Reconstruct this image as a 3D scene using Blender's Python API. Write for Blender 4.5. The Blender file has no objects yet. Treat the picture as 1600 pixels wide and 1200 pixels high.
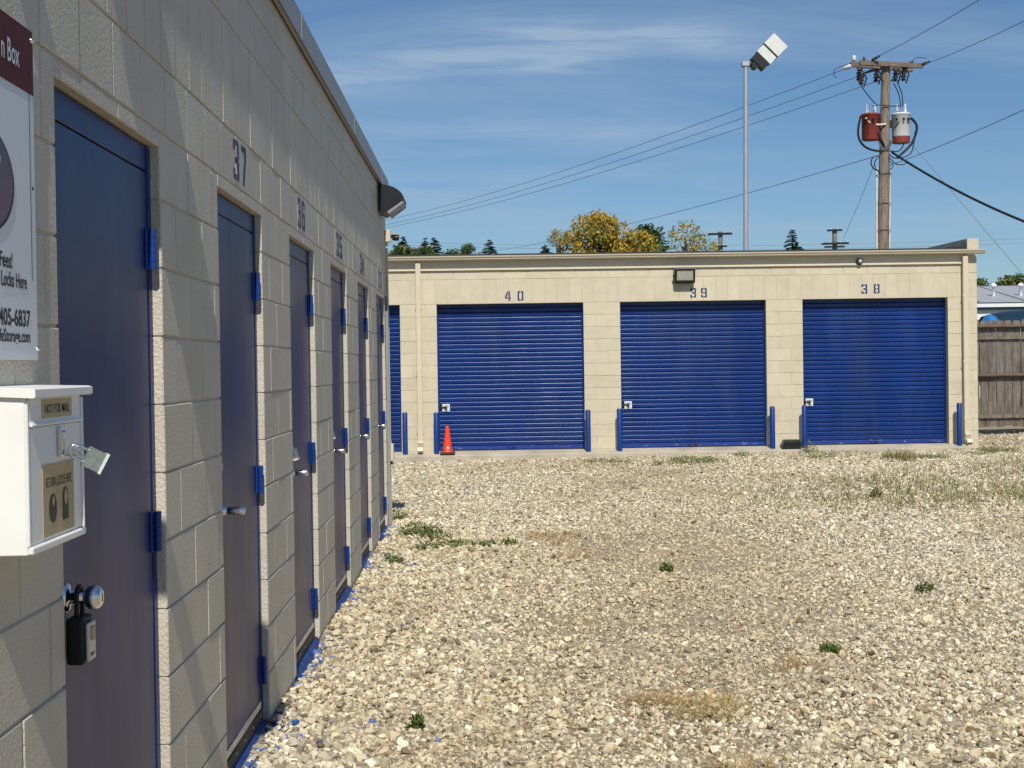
import bpy, bmesh, math, random
import numpy as np
from mathutils import Vector, Matrix
random.seed(7); RNG = np.random.default_rng(7)
scene = bpy.context.scene
COL = scene.collection

# ------------------------------------------------------------------ camera
F_PX, YAW, PITCH, ROLL = 2219.0, 0.01926, -0.01242, 0.01484
EYE = Vector((0.0, 0.0, 1.54))
def cam_basis():
    cy, sy, cp, sp, cr, sr = math.cos(YAW), math.sin(YAW), math.cos(PITCH), math.sin(PITCH), math.cos(ROLL), math.sin(ROLL)
    Ry = Matrix(((cy, sy, 0), (-sy, cy, 0), (0, 0, 1)))
    Rp = Matrix(((1, 0, 0), (0, cp, -sp), (0, sp, cp)))
    Rr = Matrix(((cr, 0, sr), (0, 1, 0), (-sr, 0, cr)))
    return Ry @ Rp @ Rr
RC = cam_basis()
cam_d = bpy.data.cameras.new('camera'); cam = bpy.data.objects.new('camera', cam_d); COL.objects.link(cam)
cam_d.sensor_width = 36.0; cam_d.lens = F_PX / 1600 * 36.0; cam_d.clip_start = 0.05; cam_d.clip_end = 3000
rt, fw, up = RC.col[0], RC.col[1], RC.col[2]
M = Matrix(((rt.x, up.x, -fw.x, EYE.x), (rt.y, up.y, -fw.y, EYE.y), (rt.z, up.z, -fw.z, EYE.z), (0, 0, 0, 1)))
cam.matrix_world = M
scene.camera = cam
def ray(x, y):                                   # direction of a photo pixel (1600 x 1200)
    return RC @ Vector(((x - 800) / F_PX, 1.0, -(y - 600) / F_PX))
def at_Y(x, y, Y):
    v = ray(x, y); return EYE + v * (Y / v.y)
def at_X(x, y, X):
    v = ray(x, y); return EYE + v * (X / v.x)
def at_Z(x, y, Z=0.0):
    v = ray(x, y); return EYE + v * ((Z - EYE.z) / v.z)

# ------------------------------------------------------------------ light
SUN_DIR = Vector((0.072, -1.0, 1.15)).normalized()           # from the yard towards the sun
SUN_EL = math.asin(SUN_DIR.z); SUN_AZ = math.atan2(SUN_DIR.x, SUN_DIR.y)
world = bpy.data.worlds.new('World'); scene.world = world; world.use_nodes = True
wt = world.node_tree; wt.nodes.clear()
wo = wt.nodes.new('ShaderNodeOutputWorld'); bg = wt.nodes.new('ShaderNodeBackground')
sky = wt.nodes.new('ShaderNodeTexSky'); sky.sky_type = 'NISHITA'; sky.sun_disc = False
sky.sun_elevation = SUN_EL; sky.sun_rotation = SUN_AZ; sky.air_density = 1.0; sky.dust_density = 0.25; sky.ozone_density = 1.4
bg.inputs['Strength'].default_value = 0.060
# thin cirrus streaks over the whole dome
tc = wt.nodes.new('ShaderNodeTexCoord'); sep = wt.nodes.new('ShaderNodeSeparateXYZ')
wt.links.new(tc.outputs['Generated'], sep.inputs[0])
def wmath(op, a, b=None, c=None):
    n = wt.nodes.new('ShaderNodeMath'); n.operation = op
    for i, v in enumerate((a, b, c)):
        if v is None: continue
        if isinstance(v, (int, float)): n.inputs[i].default_value = v
        else: wt.links.new(v, n.inputs[i])
    return n.outputs[0]
zc = wmath('MAXIMUM', sep.outputs['Z'], 0.0); zc = wmath('ADD', zc, 0.12)
u = wmath('DIVIDE', sep.outputs['X'], zc); v = wmath('DIVIDE', sep.outputs['Y'], zc)
cmb = wt.nodes.new('ShaderNodeCombineXYZ'); wt.links.new(u, cmb.inputs[0]); wt.links.new(v, cmb.inputs[1])
mp = wt.nodes.new('ShaderNodeMapping'); mp.inputs['Rotation'].default_value = (0, 0, math.radians(16)); mp.inputs['Scale'].default_value = (0.42, 1.15, 1)
mp.inputs['Location'].default_value = (3.1, 1.7, 0)
wt.links.new(cmb.outputs[0], mp.inputs['Vector'])
n1 = wt.nodes.new('ShaderNodeTexNoise'); n1.inputs['Scale'].default_value = 1.5; n1.inputs['Detail'].default_value = 9; n1.inputs['Roughness'].default_value = 0.58; n1.inputs['Distortion'].default_value = 0.9
wt.links.new(mp.outputs[0], n1.inputs['Vector'])
cr = wt.nodes.new('ShaderNodeValToRGB'); cr.color_ramp.elements[0].position = 0.44; cr.color_ramp.elements[1].position = 0.78
cr.color_ramp.elements[0].color = (0, 0, 0, 1); cr.color_ramp.elements[1].color = (1, 1, 1, 1)
wt.links.new(n1.outputs['Fac'], cr.inputs[0])
base_f = wmath('MULTIPLY', cr.outputs[0], 0.50)
# two longer feathered streaks of cirrus low over the far roof side of the sky
ysafe = wmath('MAXIMUM', sep.outputs['Y'], 0.05); su = wmath('DIVIDE', sep.outputs['X'], ysafe); sv = wmath('DIVIDE', sep.outputs['Z'], ysafe)
smp = wt.nodes.new('ShaderNodeCombineXYZ'); wt.links.new(wmath('MULTIPLY', wmath('ADD', su, wmath('MULTIPLY', sv, 1.2)), 9.0), smp.inputs[0]); wt.links.new(wmath('MULTIPLY', sv, 95.0), smp.inputs[1])
n2 = wt.nodes.new('ShaderNodeTexNoise'); n2.inputs['Scale'].default_value = 1.0; n2.inputs['Detail'].default_value = 8; n2.inputs['Roughness'].default_value = .6; n2.inputs['Distortion'].default_value = .6
wt.links.new(smp.outputs[0], n2.inputs['Vector'])
smp2 = wt.nodes.new('ShaderNodeCombineXYZ'); wt.links.new(wmath('MULTIPLY', su, 7.0), smp2.inputs[0]); wt.links.new(wmath('MULTIPLY', sv, 9.0), smp2.inputs[1])
n3 = wt.nodes.new('ShaderNodeTexNoise'); n3.inputs['Scale'].default_value = 1.0; n3.inputs['Detail'].default_value = 4; wt.links.new(smp2.outputs[0], n3.inputs['Vector'])
wob = wmath('MULTIPLY', wmath('SUBTRACT', n3.outputs['Fac'], .5), .035)
def streak(v0, slope, curve, w, u0, u1, amp):
    line = wmath('ADD', wmath('ADD', v0, wmath('MULTIPLY', su, slope)), wmath('MULTIPLY', wmath('MULTIPLY', su, su), curve))
    dvn = wmath('DIVIDE', wmath('SUBTRACT', wmath('SUBTRACT', sv, line), wob), w)
    g_ = wmath('POWER', 2.718, wmath('MULTIPLY', wmath('MULTIPLY', dvn, dvn), -1.0))
    def sst(lo, hi):
        m_ = wt.nodes.new('ShaderNodeMapRange'); m_.interpolation_type = 'SMOOTHSTEP'; m_.inputs[1].default_value = lo; m_.inputs[2].default_value = hi; wt.links.new(su, m_.inputs[0]); return m_.outputs[0]
    win = wmath('MULTIPLY', sst(u0 - .08, u0 + .05), wmath('SUBTRACT', 1.0, sst(u1 - .10, u1)))
    return wmath('MULTIPLY', wmath('MULTIPLY', g_, win), amp)
st = wmath('ADD', streak(.216, .05, -.25, .0115, -.16, .13, .95), streak(.240, -.08, .0, .010, .02, .24, .85))
st = wmath('ADD', st, streak(.120, .0, .0, .012, -.2, .10, .55)); st = wmath('ADD', st, streak(.158, .03, .0, .012, -.16, .22, .45)); st = wmath('ADD', st, streak(.098, .0, .0, .010, .0, .45, .55))
tex = wt.nodes.new('ShaderNodeMapRange'); tex.inputs[1].default_value = .36; tex.inputs[2].default_value = .66; tex.inputs[3].default_value = .12; wt.links.new(n2.outputs['Fac'], tex.inputs[0])
fac = wmath('MINIMUM', wmath('ADD', base_f, wmath('MULTIPLY', wmath('MULTIPLY', st, tex.outputs[0]), 1.0)), .8)
mixw = wt.nodes.new('ShaderNodeMix'); mixw.data_type = 'RGBA'
tintw = wt.nodes.new('ShaderNodeMix'); tintw.data_type = 'RGBA'; tintw.blend_type = 'MULTIPLY'; tintw.inputs['Factor'].default_value = 1.0
wt.links.new(sky.outputs[0], tintw.inputs['A']); tintw.inputs['B'].default_value = (0.81, 1.08, 1.36, 1)   # white balance of the air
wt.links.new(fac, mixw.inputs['Factor']); wt.links.new(tintw.outputs['Result'], mixw.inputs['A']); mixw.inputs['B'].default_value = (6.0, 8.0, 10.4, 1)
wt.links.new(mixw.outputs['Result'], bg.inputs['Color']); wt.links.new(bg.outputs[0], wo.inputs['Surface'])
sun_d = bpy.data.lights.new('sun', 'SUN'); sun_d.energy = 4.75; sun_d.angle = math.radians(0.53); sun_d.color = (1.0, 0.94, 0.84)
sun = bpy.data.objects.new('sun', sun_d); COL.objects.link(sun)
sun.rotation_euler = SUN_DIR.to_track_quat('Z', 'Y').to_euler(); sun.location = (3, -10, 15)
scene.view_settings.view_transform = 'Standard'; scene.view_settings.look = 'None'
scene.view_settings.exposure = 0.0; scene.view_settings.gamma = 1.0; scene.view_settings.use_curve_mapping = False

# ------------------------------------------------------------------ helpers: materials
def mat(name, color, rough=0.6, spec=0.5, metal=0.0, var=0.0, vscale=3.0, bump=0.0, bscale=60.0, bdetail=4, color2=None, c2scale=2.0, c2lo=.45, c2hi=.65, stretch=None, bdist=0.01, coat=0.0, rvar=0.0, orand=0.0):
    m = bpy.data.materials.new(name); m.use_nodes = True; nt = m.node_tree; b = nt.nodes['Principled BSDF']
    b.inputs['Base Color'].default_value = (*color, 1); b.inputs['Roughness'].default_value = rough
    b.inputs['Specular IOR Level'].default_value = spec; b.inputs['Metallic'].default_value = metal
    if coat: b.inputs['Coat Weight'].default_value = coat
    geo = nt.nodes.new('ShaderNodeNewGeometry'); pos = geo.outputs['Position']
    if stretch:
        mpn = nt.nodes.new('ShaderNodeMapping'); mpn.inputs['Scale'].default_value = stretch; nt.links.new(pos, mpn.inputs[0]); pos = mpn.outputs[0]
    cur = None
    if color2:
        n = nt.nodes.new('ShaderNodeTexNoise'); n.inputs['Scale'].default_value = c2scale; n.inputs['Detail'].default_value = 6; n.inputs['Roughness'].default_value = .65; nt.links.new(pos, n.inputs['Vector'])
        mr = nt.nodes.new('ShaderNodeMapRange'); mr.inputs[1].default_value = c2lo; mr.inputs[2].default_value = c2hi; nt.links.new(n.outputs['Fac'], mr.inputs[0])
        mx = nt.nodes.new('ShaderNodeMix'); mx.data_type = 'RGBA'; nt.links.new(mr.outputs[0], mx.inputs['Factor'])
        mx.inputs['A'].default_value = (*color, 1); mx.inputs['B'].default_value = (*color2, 1); cur = mx.outputs['Result']
    if var:
        n = nt.nodes.new('ShaderNodeTexNoise'); n.inputs['Scale'].default_value = vscale; n.inputs['Detail'].default_value = 6; nt.links.new(pos, n.inputs['Vector'])
        mr = nt.nodes.new('ShaderNodeMapRange'); mr.inputs[1].default_value = .3; mr.inputs[2].default_value = .7; mr.inputs[3].default_value = 1 - var; mr.inputs[4].default_value = 1 + var; nt.links.new(n.outputs['Fac'], mr.inputs[0])
        mx = nt.nodes.new('ShaderNodeMix'); mx.data_type = 'RGBA'; mx.blend_type = 'MULTIPLY'; mx.inputs['Factor'].default_value = 1
        if cur: nt.links.new(cur, mx.inputs['A'])
        else: mx.inputs['A'].default_value = (*color, 1)
        nt.links.new(mr.outputs[0], mx.inputs['B']); cur = mx.outputs['Result']
    if orand:
        oi = nt.nodes.new('ShaderNodeObjectInfo'); mr = nt.nodes.new('ShaderNodeMapRange'); mr.inputs[3].default_value = 1 - orand; mr.inputs[4].default_value = 1 + orand; nt.links.new(oi.outputs['Random'], mr.inputs[0])
        mx = nt.nodes.new('ShaderNodeMix'); mx.data_type = 'RGBA'; mx.blend_type = 'MULTIPLY'; mx.inputs['Factor'].default_value = 1
        if cur: nt.links.new(cur, mx.inputs['A'])
        else: mx.inputs['A'].default_value = (*color, 1)
        nt.links.new(mr.outputs[0], mx.inputs['B']); cur = mx.outputs['Result']
    if rvar:
        n = nt.nodes.new('ShaderNodeTexNoise'); n.inputs['Scale'].default_value = 2.6; n.inputs['Detail'].default_value = 7; n.inputs['Roughness'].default_value = .7; nt.links.new(pos, n.inputs['Vector'])
        mr = nt.nodes.new('ShaderNodeMapRange'); mr.inputs[1].default_value = .3; mr.inputs[2].default_value = .7; mr.inputs[3].default_value = rough - rvar; mr.inputs[4].default_value = rough + rvar; nt.links.new(n.outputs['Fac'], mr.inputs[0]); nt.links.new(mr.outputs[0], b.inputs['Roughness'])
    if cur: nt.links.new(cur, b.inputs['Base Color'])
    if bump:
        n = nt.nodes.new('ShaderNodeTexNoise'); n.inputs['Scale'].default_value = bscale; n.inputs['Detail'].default_value = bdetail; nt.links.new(pos, n.inputs['Vector'])
        bp = nt.nodes.new('ShaderNodeBump'); bp.inputs['Strength'].default_value = bump; bp.inputs['Distance'].default_value = bdist
        nt.links.new(n.outputs['Fac'], bp.inputs['Height']); nt.links.new(bp.outputs[0], b.inputs['Normal'])
    return m
CREAM = (0.60, 0.535, 0.395)
MT = {}
MT['block'] = mat('painted_block', CREAM, .55, .4, var=.05, vscale=5, orand=.035, color2=(0.515, 0.452, 0.325), c2scale=1.6, c2lo=.52, c2hi=.78, bump=1.0, bscale=105, bdetail=3, bdist=.0065)
NEARC = (0.535, 0.49, 0.405)                     # same cream paint as the far wall, greyed in colour for the shade
MT['block_near'] = mat('shade_greyed_block', NEARC, .55, .4, var=.05, vscale=5, orand=.035, color2=(0.475, 0.43, 0.345), c2scale=1.6, c2lo=.52, c2hi=.78, bump=.75, bscale=105, bdetail=3, bdist=.0065)
MT['mortar_near'] = mat('shade_greyed_mortar', NEARC, .6, .35, var=.06, vscale=8, bump=.4, bscale=90, bdist=.004)
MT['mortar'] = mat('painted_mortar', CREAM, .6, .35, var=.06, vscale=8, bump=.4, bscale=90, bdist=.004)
MT['cream_metal'] = mat('cream_painted_metal', (0.62, 0.55, 0.42), .4, .5, var=.04, vscale=4, bump=.05, bscale=20)
MT['grey_metal'] = mat('grey_coping_metal', (0.28, 0.275, 0.27), .45, .5, var=.06, vscale=3, bump=.06, bscale=6)
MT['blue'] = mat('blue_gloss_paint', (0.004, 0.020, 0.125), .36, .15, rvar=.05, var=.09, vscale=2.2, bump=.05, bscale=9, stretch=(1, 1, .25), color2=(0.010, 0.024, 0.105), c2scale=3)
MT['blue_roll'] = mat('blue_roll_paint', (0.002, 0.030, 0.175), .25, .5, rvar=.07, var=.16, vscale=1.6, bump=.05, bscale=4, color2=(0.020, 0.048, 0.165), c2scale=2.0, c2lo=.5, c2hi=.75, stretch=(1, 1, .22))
MT['blue_scuff'] = mat('blue_scuffed_paint', (0.008, 0.038, 0.23), .45, .5, color2=(0.42, 0.42, 0.44), c2scale=7, c2lo=.60, c2hi=.70, stretch=(1, 1, 6))
MT['blue_bright'] = mat('blue_steel_paint', (0.004, 0.036, 0.20), .4, .5, var=.1, vscale=8)
MT['blue_sill'] = mat('blue_concrete_paint', (0.008, 0.035, 0.16), .6, .4, bump=.4, bscale=60, color2=(0.03, 0.06, 0.17), c2scale=14)
MT['blue_ink'] = mat('blue_stencil_paint', (0.018, 0.045, 0.14), .6, .3, var=.2, vscale=30)
MT['black_rubber'] = mat('black_rubber', (0.012, 0.012, 0.012), .6, .4, var=.2, vscale=20)
MT['dark_metal'] = mat('dark_bronze_metal', (0.018, 0.017, 0.016), .38, .5)
MT['alu'] = mat('scuffed_aluminium', (0.52, 0.52, 0.53), .38, .5, metal=.9, var=.2, vscale=25)
MT['chrome'] = mat('polished_steel', (0.78, 0.78, 0.80), .13, .5, metal=1.0)
MT['steel'] = mat('laminated_steel', (0.55, 0.57, 0.54), .30, .5, metal=.9, var=.2, vscale=90)
MT['white_box'] = mat('white_powder_coat', (0.80, 0.81, 0.79), .35, .5, var=.03, vscale=6)
MT['tag'] = mat('beige_label', (0.46, 0.36, 0.20), .5, .4, var=.08, vscale=30)
MT['ink'] = mat('black_print', (0.012, 0.012, 0.012), .5, .4)
MT['sign_white'] = mat('white_sign_print', (0.70, 0.72, 0.75), .45, .3, var=.02)
MT['sign_maroon'] = mat('maroon_sign_print', (0.10, 0.022, 0.022), .6, .15)
MT['sign_red'] = mat('dark_red_print', (0.11, 0.008, 0.012), .35, .5, color2=(0.02, 0.006, 0.006), c2scale=6)
MT['glass'] = mat('frosted_lamp_glass', (0.38, 0.38, 0.32), .22, .5, var=.15, vscale=14)
MT['concrete'] = mat('apron_concrete', (0.47, 0.42, 0.33), .85, .3, var=.14, vscale=6, bump=.3, bscale=40, color2=(0.33, 0.29, 0.23), c2scale=3)
MT['roof_dark'] = mat('dark_roof_membrane', (0.055, 0.055, 0.057), .8, .3, var=.15, vscale=5)
MT['orange'] = mat('orange_cone_plastic', (0.80, 0.055, 0.012), .4, .5, var=.06, vscale=9)
MT['cone_base'] = mat('dirty_cone_base', (0.09, 0.022, 0.016), .6, .4, color2=(0.02, 0.015, 0.014), c2scale=20)
MT['black_plastic'] = mat('black_plastic', (0.009, 0.009, 0.010), .42, .5, var=.15, vscale=15)
MT['galv'] = mat('galvanised_steel', (0.50, 0.51, 0.52), .42, .5, metal=.55, var=.08, vscale=4)
MT['lamp_white'] = mat('weathered_white_housing', (0.66, 0.68, 0.64), .5, .4, var=.06, vscale=8)
MT['pole_wood'] = mat('weathered_pole_wood', (0.25, 0.21, 0.165), .85, .3, var=.25, vscale=6, stretch=(6, 6, .5), bump=.5, bscale=20, color2=(0.15, 0.11, 0.08), c2scale=5)
MT['arm_wood'] = mat('weathered_arm_wood', (0.17, 0.14, 0.11), .85, .3, var=.25, vscale=9, bump=.4, bscale=25)
MT['rust_red'] = mat('oxide_red_tank', (0.23, 0.042, 0.030), .55, .4, var=.12, vscale=3)
MT['tank_white'] = mat('pale_grey_tank', (0.62, 0.63, 0.62), .5, .4, var=.06, vscale=3)
MT['porcelain'] = mat('grey_porcelain', (0.55, 0.57, 0.60), .2, .5)
MT['porcelain_dark'] = mat('brown_porcelain', (0.035, 0.028, 0.024), .25, .5)
MT['wire'] = mat('aluminium_wire', (0.20, 0.22, 0.25), .6, .4)
MT['cable'] = mat('black_cable', (0.012, 0.014, 0.015), .5, .4)
MT['fence_wood'] = mat('grey_fence_wood', (0.20, 0.17, 0.14), .9, .25, var=.35, vscale=5, stretch=(5, 5, .8), bump=.6, bscale=16, color2=(0.12, 0.095, 0.075), c2scale=2.2)
MT['fence_rail'] = mat('brown_fence_rail', (0.11, 0.07, 0.05), .6, .4, var=.2, vscale=6)
MT['white_pipe'] = mat('white_pipe_paint', (0.62, 0.62, 0.58), .5, .4, var=.1, vscale=6)
MT['far_wall'] = mat('white_siding', (0.74, 0.76, 0.76), .6, .4, var=.03)
MT['far_roof'] = mat('grey_metal_roof', (0.34, 0.36, 0.38), .45, .5, var=.08, vscale=1.2, stretch=(3, .2, 1))
MT['teal'] = mat('blue_grey_trim', (0.05, 0.12, 0.19), .5, .4)
MT['shingle'] = mat('grey_shingles', (0.24, 0.24, 0.25), .85, .3, var=.2, vscale=3)
MT['tarp_dark'] = mat('dark_blue_cover', (0.010, 0.030, 0.055), .35, .5, var=.2, vscale=2, bump=.2, bscale=4)
MT['tarp_blue'] = mat('bright_blue_cover', (0.02, 0.16, 0.42), .4, .5, var=.15, vscale=6, bump=.3, bscale=9)
MT['bark'] = mat('tree_bark', (0.10, 0.08, 0.06), .9, .2, var=.3, vscale=5, bump=.5, bscale=9)
MT['bark_pale'] = mat('pale_bark', (0.22, 0.20, 0.17), .9, .2, var=.3, vscale=5)
def leafmat(name, c, t=.35):
    m = mat(name, c, .6, .3, var=.18, vscale=1.4)
    nt = m.node_tree; b = nt.nodes['Principled BSDF']; out = nt.nodes['Material Output']
    tr = nt.nodes.new('ShaderNodeBsdfTranslucent'); tr.inputs['Color'].default_value = (c[0] * 1.2, c[1] * 1.2, c[2] * .8, 1)
    mx = nt.nodes.new('ShaderNodeMixShader'); mx.inputs[0].default_value = t
    nt.links.new(b.outputs[0], mx.inputs[1]); nt.links.new(tr.outputs[0], mx.inputs[2]); nt.links.new(mx.outputs[0], out.inputs['Surface'])
    return m
for n, c in dict(leaf_gold=(0.58, 0.40, 0.06), leaf_ochre=(0.46, 0.28, 0.055), leaf_lime=(0.36, 0.35, 0.07), leaf_green=(0.12, 0.16, 0.045), leaf_dark=(0.045, 0.075, 0.028), leaf_olive=(0.25, 0.25, 0.08),
                 needle=(0.04, 0.068, 0.036), needle_blue=(0.06, 0.09, 0.06), weed=(0.15, 0.20, 0.055), weed_light=(0.24, 0.31, 0.10), weed_dark=(0.12, 0.16, 0.045), straw=(.62, .47, .22), straw_brown=(.36, .21, .10), grass_olive=(.19, .20, .07), grass_dry=(.42, .34, .17)).items():
    MT[n] = leafmat(n, c)

# ------------------------------------------------------------------ helpers: geometry
WORLD = {}
class MB:
    def __init__(s): s.v = []; s.f = []; s.m = []; s.sm = []
    def add(s, vs, fs, mi=0, smooth=False):
        o = len(s.v); s.v += [tuple(p) for p in vs]
        for f in fs: s.f.append(tuple(i + o for i in f)); s.m.append(mi); s.sm.append(smooth)
        return s
    def box(s, x0, x1, y0, y1, z0, z1, mi=0):
        vs = [(x, y, z) for x in (x0, x1) for y in (y0, y1) for z in (z0, z1)]
        return s.add(vs, [(0, 1, 3, 2), (4, 6, 7, 5), (0, 4, 5, 1), (2, 3, 7, 6), (0, 2, 6, 4), (1, 5, 7, 3)], mi)
    def cbox(s, x0, x1, y0, y1, z0, z1, c=.004, mi=0, seg=1):
        bm = bmesh.new(); bmesh.ops.create_cube(bm, size=1)
        for w in bm.verts: w.co = Vector(((x0 + x1) / 2 + w.co.x * (x1 - x0), (y0 + y1) / 2 + w.co.y * (y1 - y0), (z0 + z1) / 2 + w.co.z * (z1 - z0)))
        bmesh.ops.bevel(bm, geom=bm.edges[:], offset=c, segments=seg, affect='EDGES', profile=.6)
        bm.verts.index_update(); s.add([w.co[:] for w in bm.verts], [[w.index for w in f.verts] for f in bm.faces], mi); bm.free(); return s
    def obox(s, o, ax, ay, az, mi=0):                       # oriented box: centre + three half axes
        o, ax, ay, az = map(Vector, (o, ax, ay, az))
        vs = [o + ax * i + ay * j + az * k for i in (-1, 1) for j in (-1, 1) for k in (-1, 1)]
        return s.add(vs, [(0, 1, 3, 2), (4, 6, 7, 5), (0, 4, 5, 1), (2, 3, 7, 6), (0, 2, 6, 4), (1, 5, 7, 3)], mi)
    def prism(s, prof, axis, a, b, mi=0):                   # 2-D profile pushed along an axis ('x','y','z')
        n = len(prof)
        def P(p, t): return {'x': (t, p[0], p[1]), 'y': (p[0], t, p[1]), 'z': (p[0], p[1], t)}[axis]
        vs = [P(p, a) for p in prof] + [P(p, b) for p in prof]
        return s.add(vs, [tuple(range(n))[::-1], tuple(range(n, 2 * n))] + [(i, (i + 1) % n, n + (i + 1) % n, n + i) for i in range(n)], mi)
    def tube(s, pts, r, n=8, mi=0, cap=True, smooth=True):
        pts = [Vector(p) for p in pts]; rs = r if isinstance(r, (list, tuple)) else [r] * len(pts)
        vs = []; prev = None
        for i, p in enumerate(pts):
            t = (pts[min(i + 1, len(pts) - 1)] - pts[max(i - 1, 0)]).normalized()
            a = Vector((0, 0, 1)) if abs(t.z) < .9 else Vector((1, 0, 0))
            if prev is None: u = t.cross(a).normalized()
            else: u = (prev - t * prev.dot(t)).normalized()
            prev = u; w = t.cross(u)
            vs += [p + (u * math.cos(2 * math.pi * k / n) + w * math.sin(2 * math.pi * k / n)) * rs[i] for k in range(n)]
        fs = [(i * n + k, i * n + (k + 1) % n, (i + 1) * n + (k + 1) % n, (i + 1) * n + k) for i in range(len(pts) - 1) for k in range(n)]
        s.add(vs, fs, mi, smooth)
        if cap:
            s.add(vs[:n], [tuple(range(n))[::-1]], mi); s.add(vs[-n:], [tuple(range(n))], mi)
        return s
    def lathe(s, c, axis, prof, n=20, mi=0, smooth=True):   # prof: (t along axis, radius)
        c = Vector(c); t = Vector(axis).normalized(); a = Vector((0, 0, 1)) if abs(t.z) < .9 else Vector((1, 0, 0))
        u = t.cross(a).normalized(); w = t.cross(u); vs = []
        for h, r in prof: vs += [c + t * h + (u * math.cos(2 * math.pi * k / n) + w * math.sin(2 * math.pi * k / n)) * max(r, 1e-5) for k in range(n)]
        fs = [(i * n + k, i * n + (k + 1) % n, (i + 1) * n + (k + 1) % n, (i + 1) * n + k) for i in range(len(prof) - 1) for k in range(n)]
        s.add(vs, fs, mi, smooth); s.add(vs[:n], [tuple(range(n))[::-1]], mi); s.add(vs[-n:], [tuple(range(n))], mi); return s
    def build(s, name, mats, parent=None, recalc=True, weld=False):
        me = bpy.data.meshes.new(name); V = np.array(s.v, dtype=float); lo, hi = V.min(0), V.max(0)
        org = np.array(((lo[0] + hi[0]) / 2, (lo[1] + hi[1]) / 2, lo[2])); me.from_pydata((V - org).tolist(), [], s.f)
        mats = mats if isinstance(mats, (list, tuple)) else [mats]
        for m in mats: me.materials.append(m)
        me.polygons.foreach_set('material_index', s.m); me.polygons.foreach_set('use_smooth', s.sm)
        if recalc:
            bm = bmesh.new(); bm.from_mesh(me); bmesh.ops.recalc_face_normals(bm, faces=bm.faces[:]); bm.to_mesh(me); bm.free()
        me.update(); return link(name, me, Vector(org), parent)
def link(name, me, loc, parent=None, rot=None):
    o = bpy.data.objects.new(name, me); COL.objects.link(o); o.location = loc
    if rot: o.rotation_euler = rot
    WORLD[o.name] = Vector(loc)
    if parent is not None:
        o.parent = parent; o.matrix_parent_inverse = Matrix.Translation(-WORLD[parent.name])
    return o
def tag(o, label=None, cat=None, group=None, kind=None):
    if label: o['label'] = label
    if cat: o['category'] = cat
    if group: o['group'] = group
    if kind: o['kind'] = kind
    return o
def thing(name, loc, label, cat, group=None):
    return tag(link(name, None, Vector(loc)), label, cat, group)
def shift(o, d):                                            # a copy of a part at an offset, sharing its mesh
    c = o.copy(); COL.objects.link(c); c.location = o.location + Vector(d); WORLD[c.name] = WORLD[o.name] + Vector(d); return c

# printed / painted characters
_curves = {}
def text_polys(txt, height, width=None, bold=0.0):
    cu = bpy.data.curves.new('t', 'FONT'); cu.body = txt; cu.size = 1.0; cu.offset = bold; cu.resolution_u = 3
    o = bpy.data.objects.new('t', cu); COL.objects.link(o)
    dg = bpy.context.evaluated_depsgraph_get(); me = bpy.data.meshes.new_from_object(o.evaluated_get(dg))
    V = np.array([w.co[:2] for w in me.vertices]); Fc = [tuple(p.vertices) for p in me.polygons]
    bpy.data.objects.remove(o); bpy.data.curves.remove(cu); bpy.data.meshes.remove(me)
    V -= V.min(0); s = height / V[:, 1].max(); sx = s if width is None else width / V[:, 0].max()
    return V * np.array((sx, s)), Fc
def print_on(name, polys, plane, o, m, parent, lift=.0012):   # plane 'x': u->+Y ; 'y': u->+X
    V, Fc = polys; mb = MB()
    if plane == 'x': vs = [(o[0] + lift, o[1] + a, o[2] + b) for a, b in V]
    else: vs = [(o[0] + a, o[1] - lift, o[2] + b) for a, b in V]
    mb.add(vs, Fc); return mb.build(name, m, parent, recalc=False)
def mir(p): return [(.6 - x, y) for x, y in p][::-1]
def rot180(p): return [(.6 - x, 1 - y) for x, y in p]
_h = [(0, .28), (0, .08), (.08, 0), (.26, 0), (.26, .16), (.16, .16), (.16, .28)]
_th = [(x, 1 - y) for x, y in _h][::-1]
_3r = [(.34, 1), (.52, 1), (.6, .92), (.6, .58), (.54, .5), (.6, .42), (.6, .08), (.52, 0), (.34, 0), (.34, .16), (.44, .16), (.44, .42), (.2, .42), (.2, .58), (.44, .58), (.44, .84), (.34, .84)]
_0l = [(0, .08), (.08, 0), (.26, 0), (.26, .16), (.16, .16), (.16, .84), (.26, .84), (.26, 1), (.08, 1), (0, .92)]
_8l = [(0, .08), (.08, 0), (.26, 0), (.26, .16), (.16, .16), (.16, .42), (.26, .42), (.26, .58), (.16, .58), (.16, .84), (.26, .84), (.26, 1), (.08, 1), (0, .92), (0, .58), (.06, .5), (0, .42)]
_9 = [[(0, .5), (.08, .42), (.26, .42), (.26, .56), (.16, .56), (.16, .84), (.26, .84), (.26, 1), (.08, 1), (0, .92)],
      [(.34, 1), (.52, 1), (.6, .92), (.6, .08), (.52, 0), (.34, 0), (.34, .16), (.44, .16), (.44, .42), (.34, .42), (.34, .56), (.44, .56), (.44, .84), (.34, .84)], _h]
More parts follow.
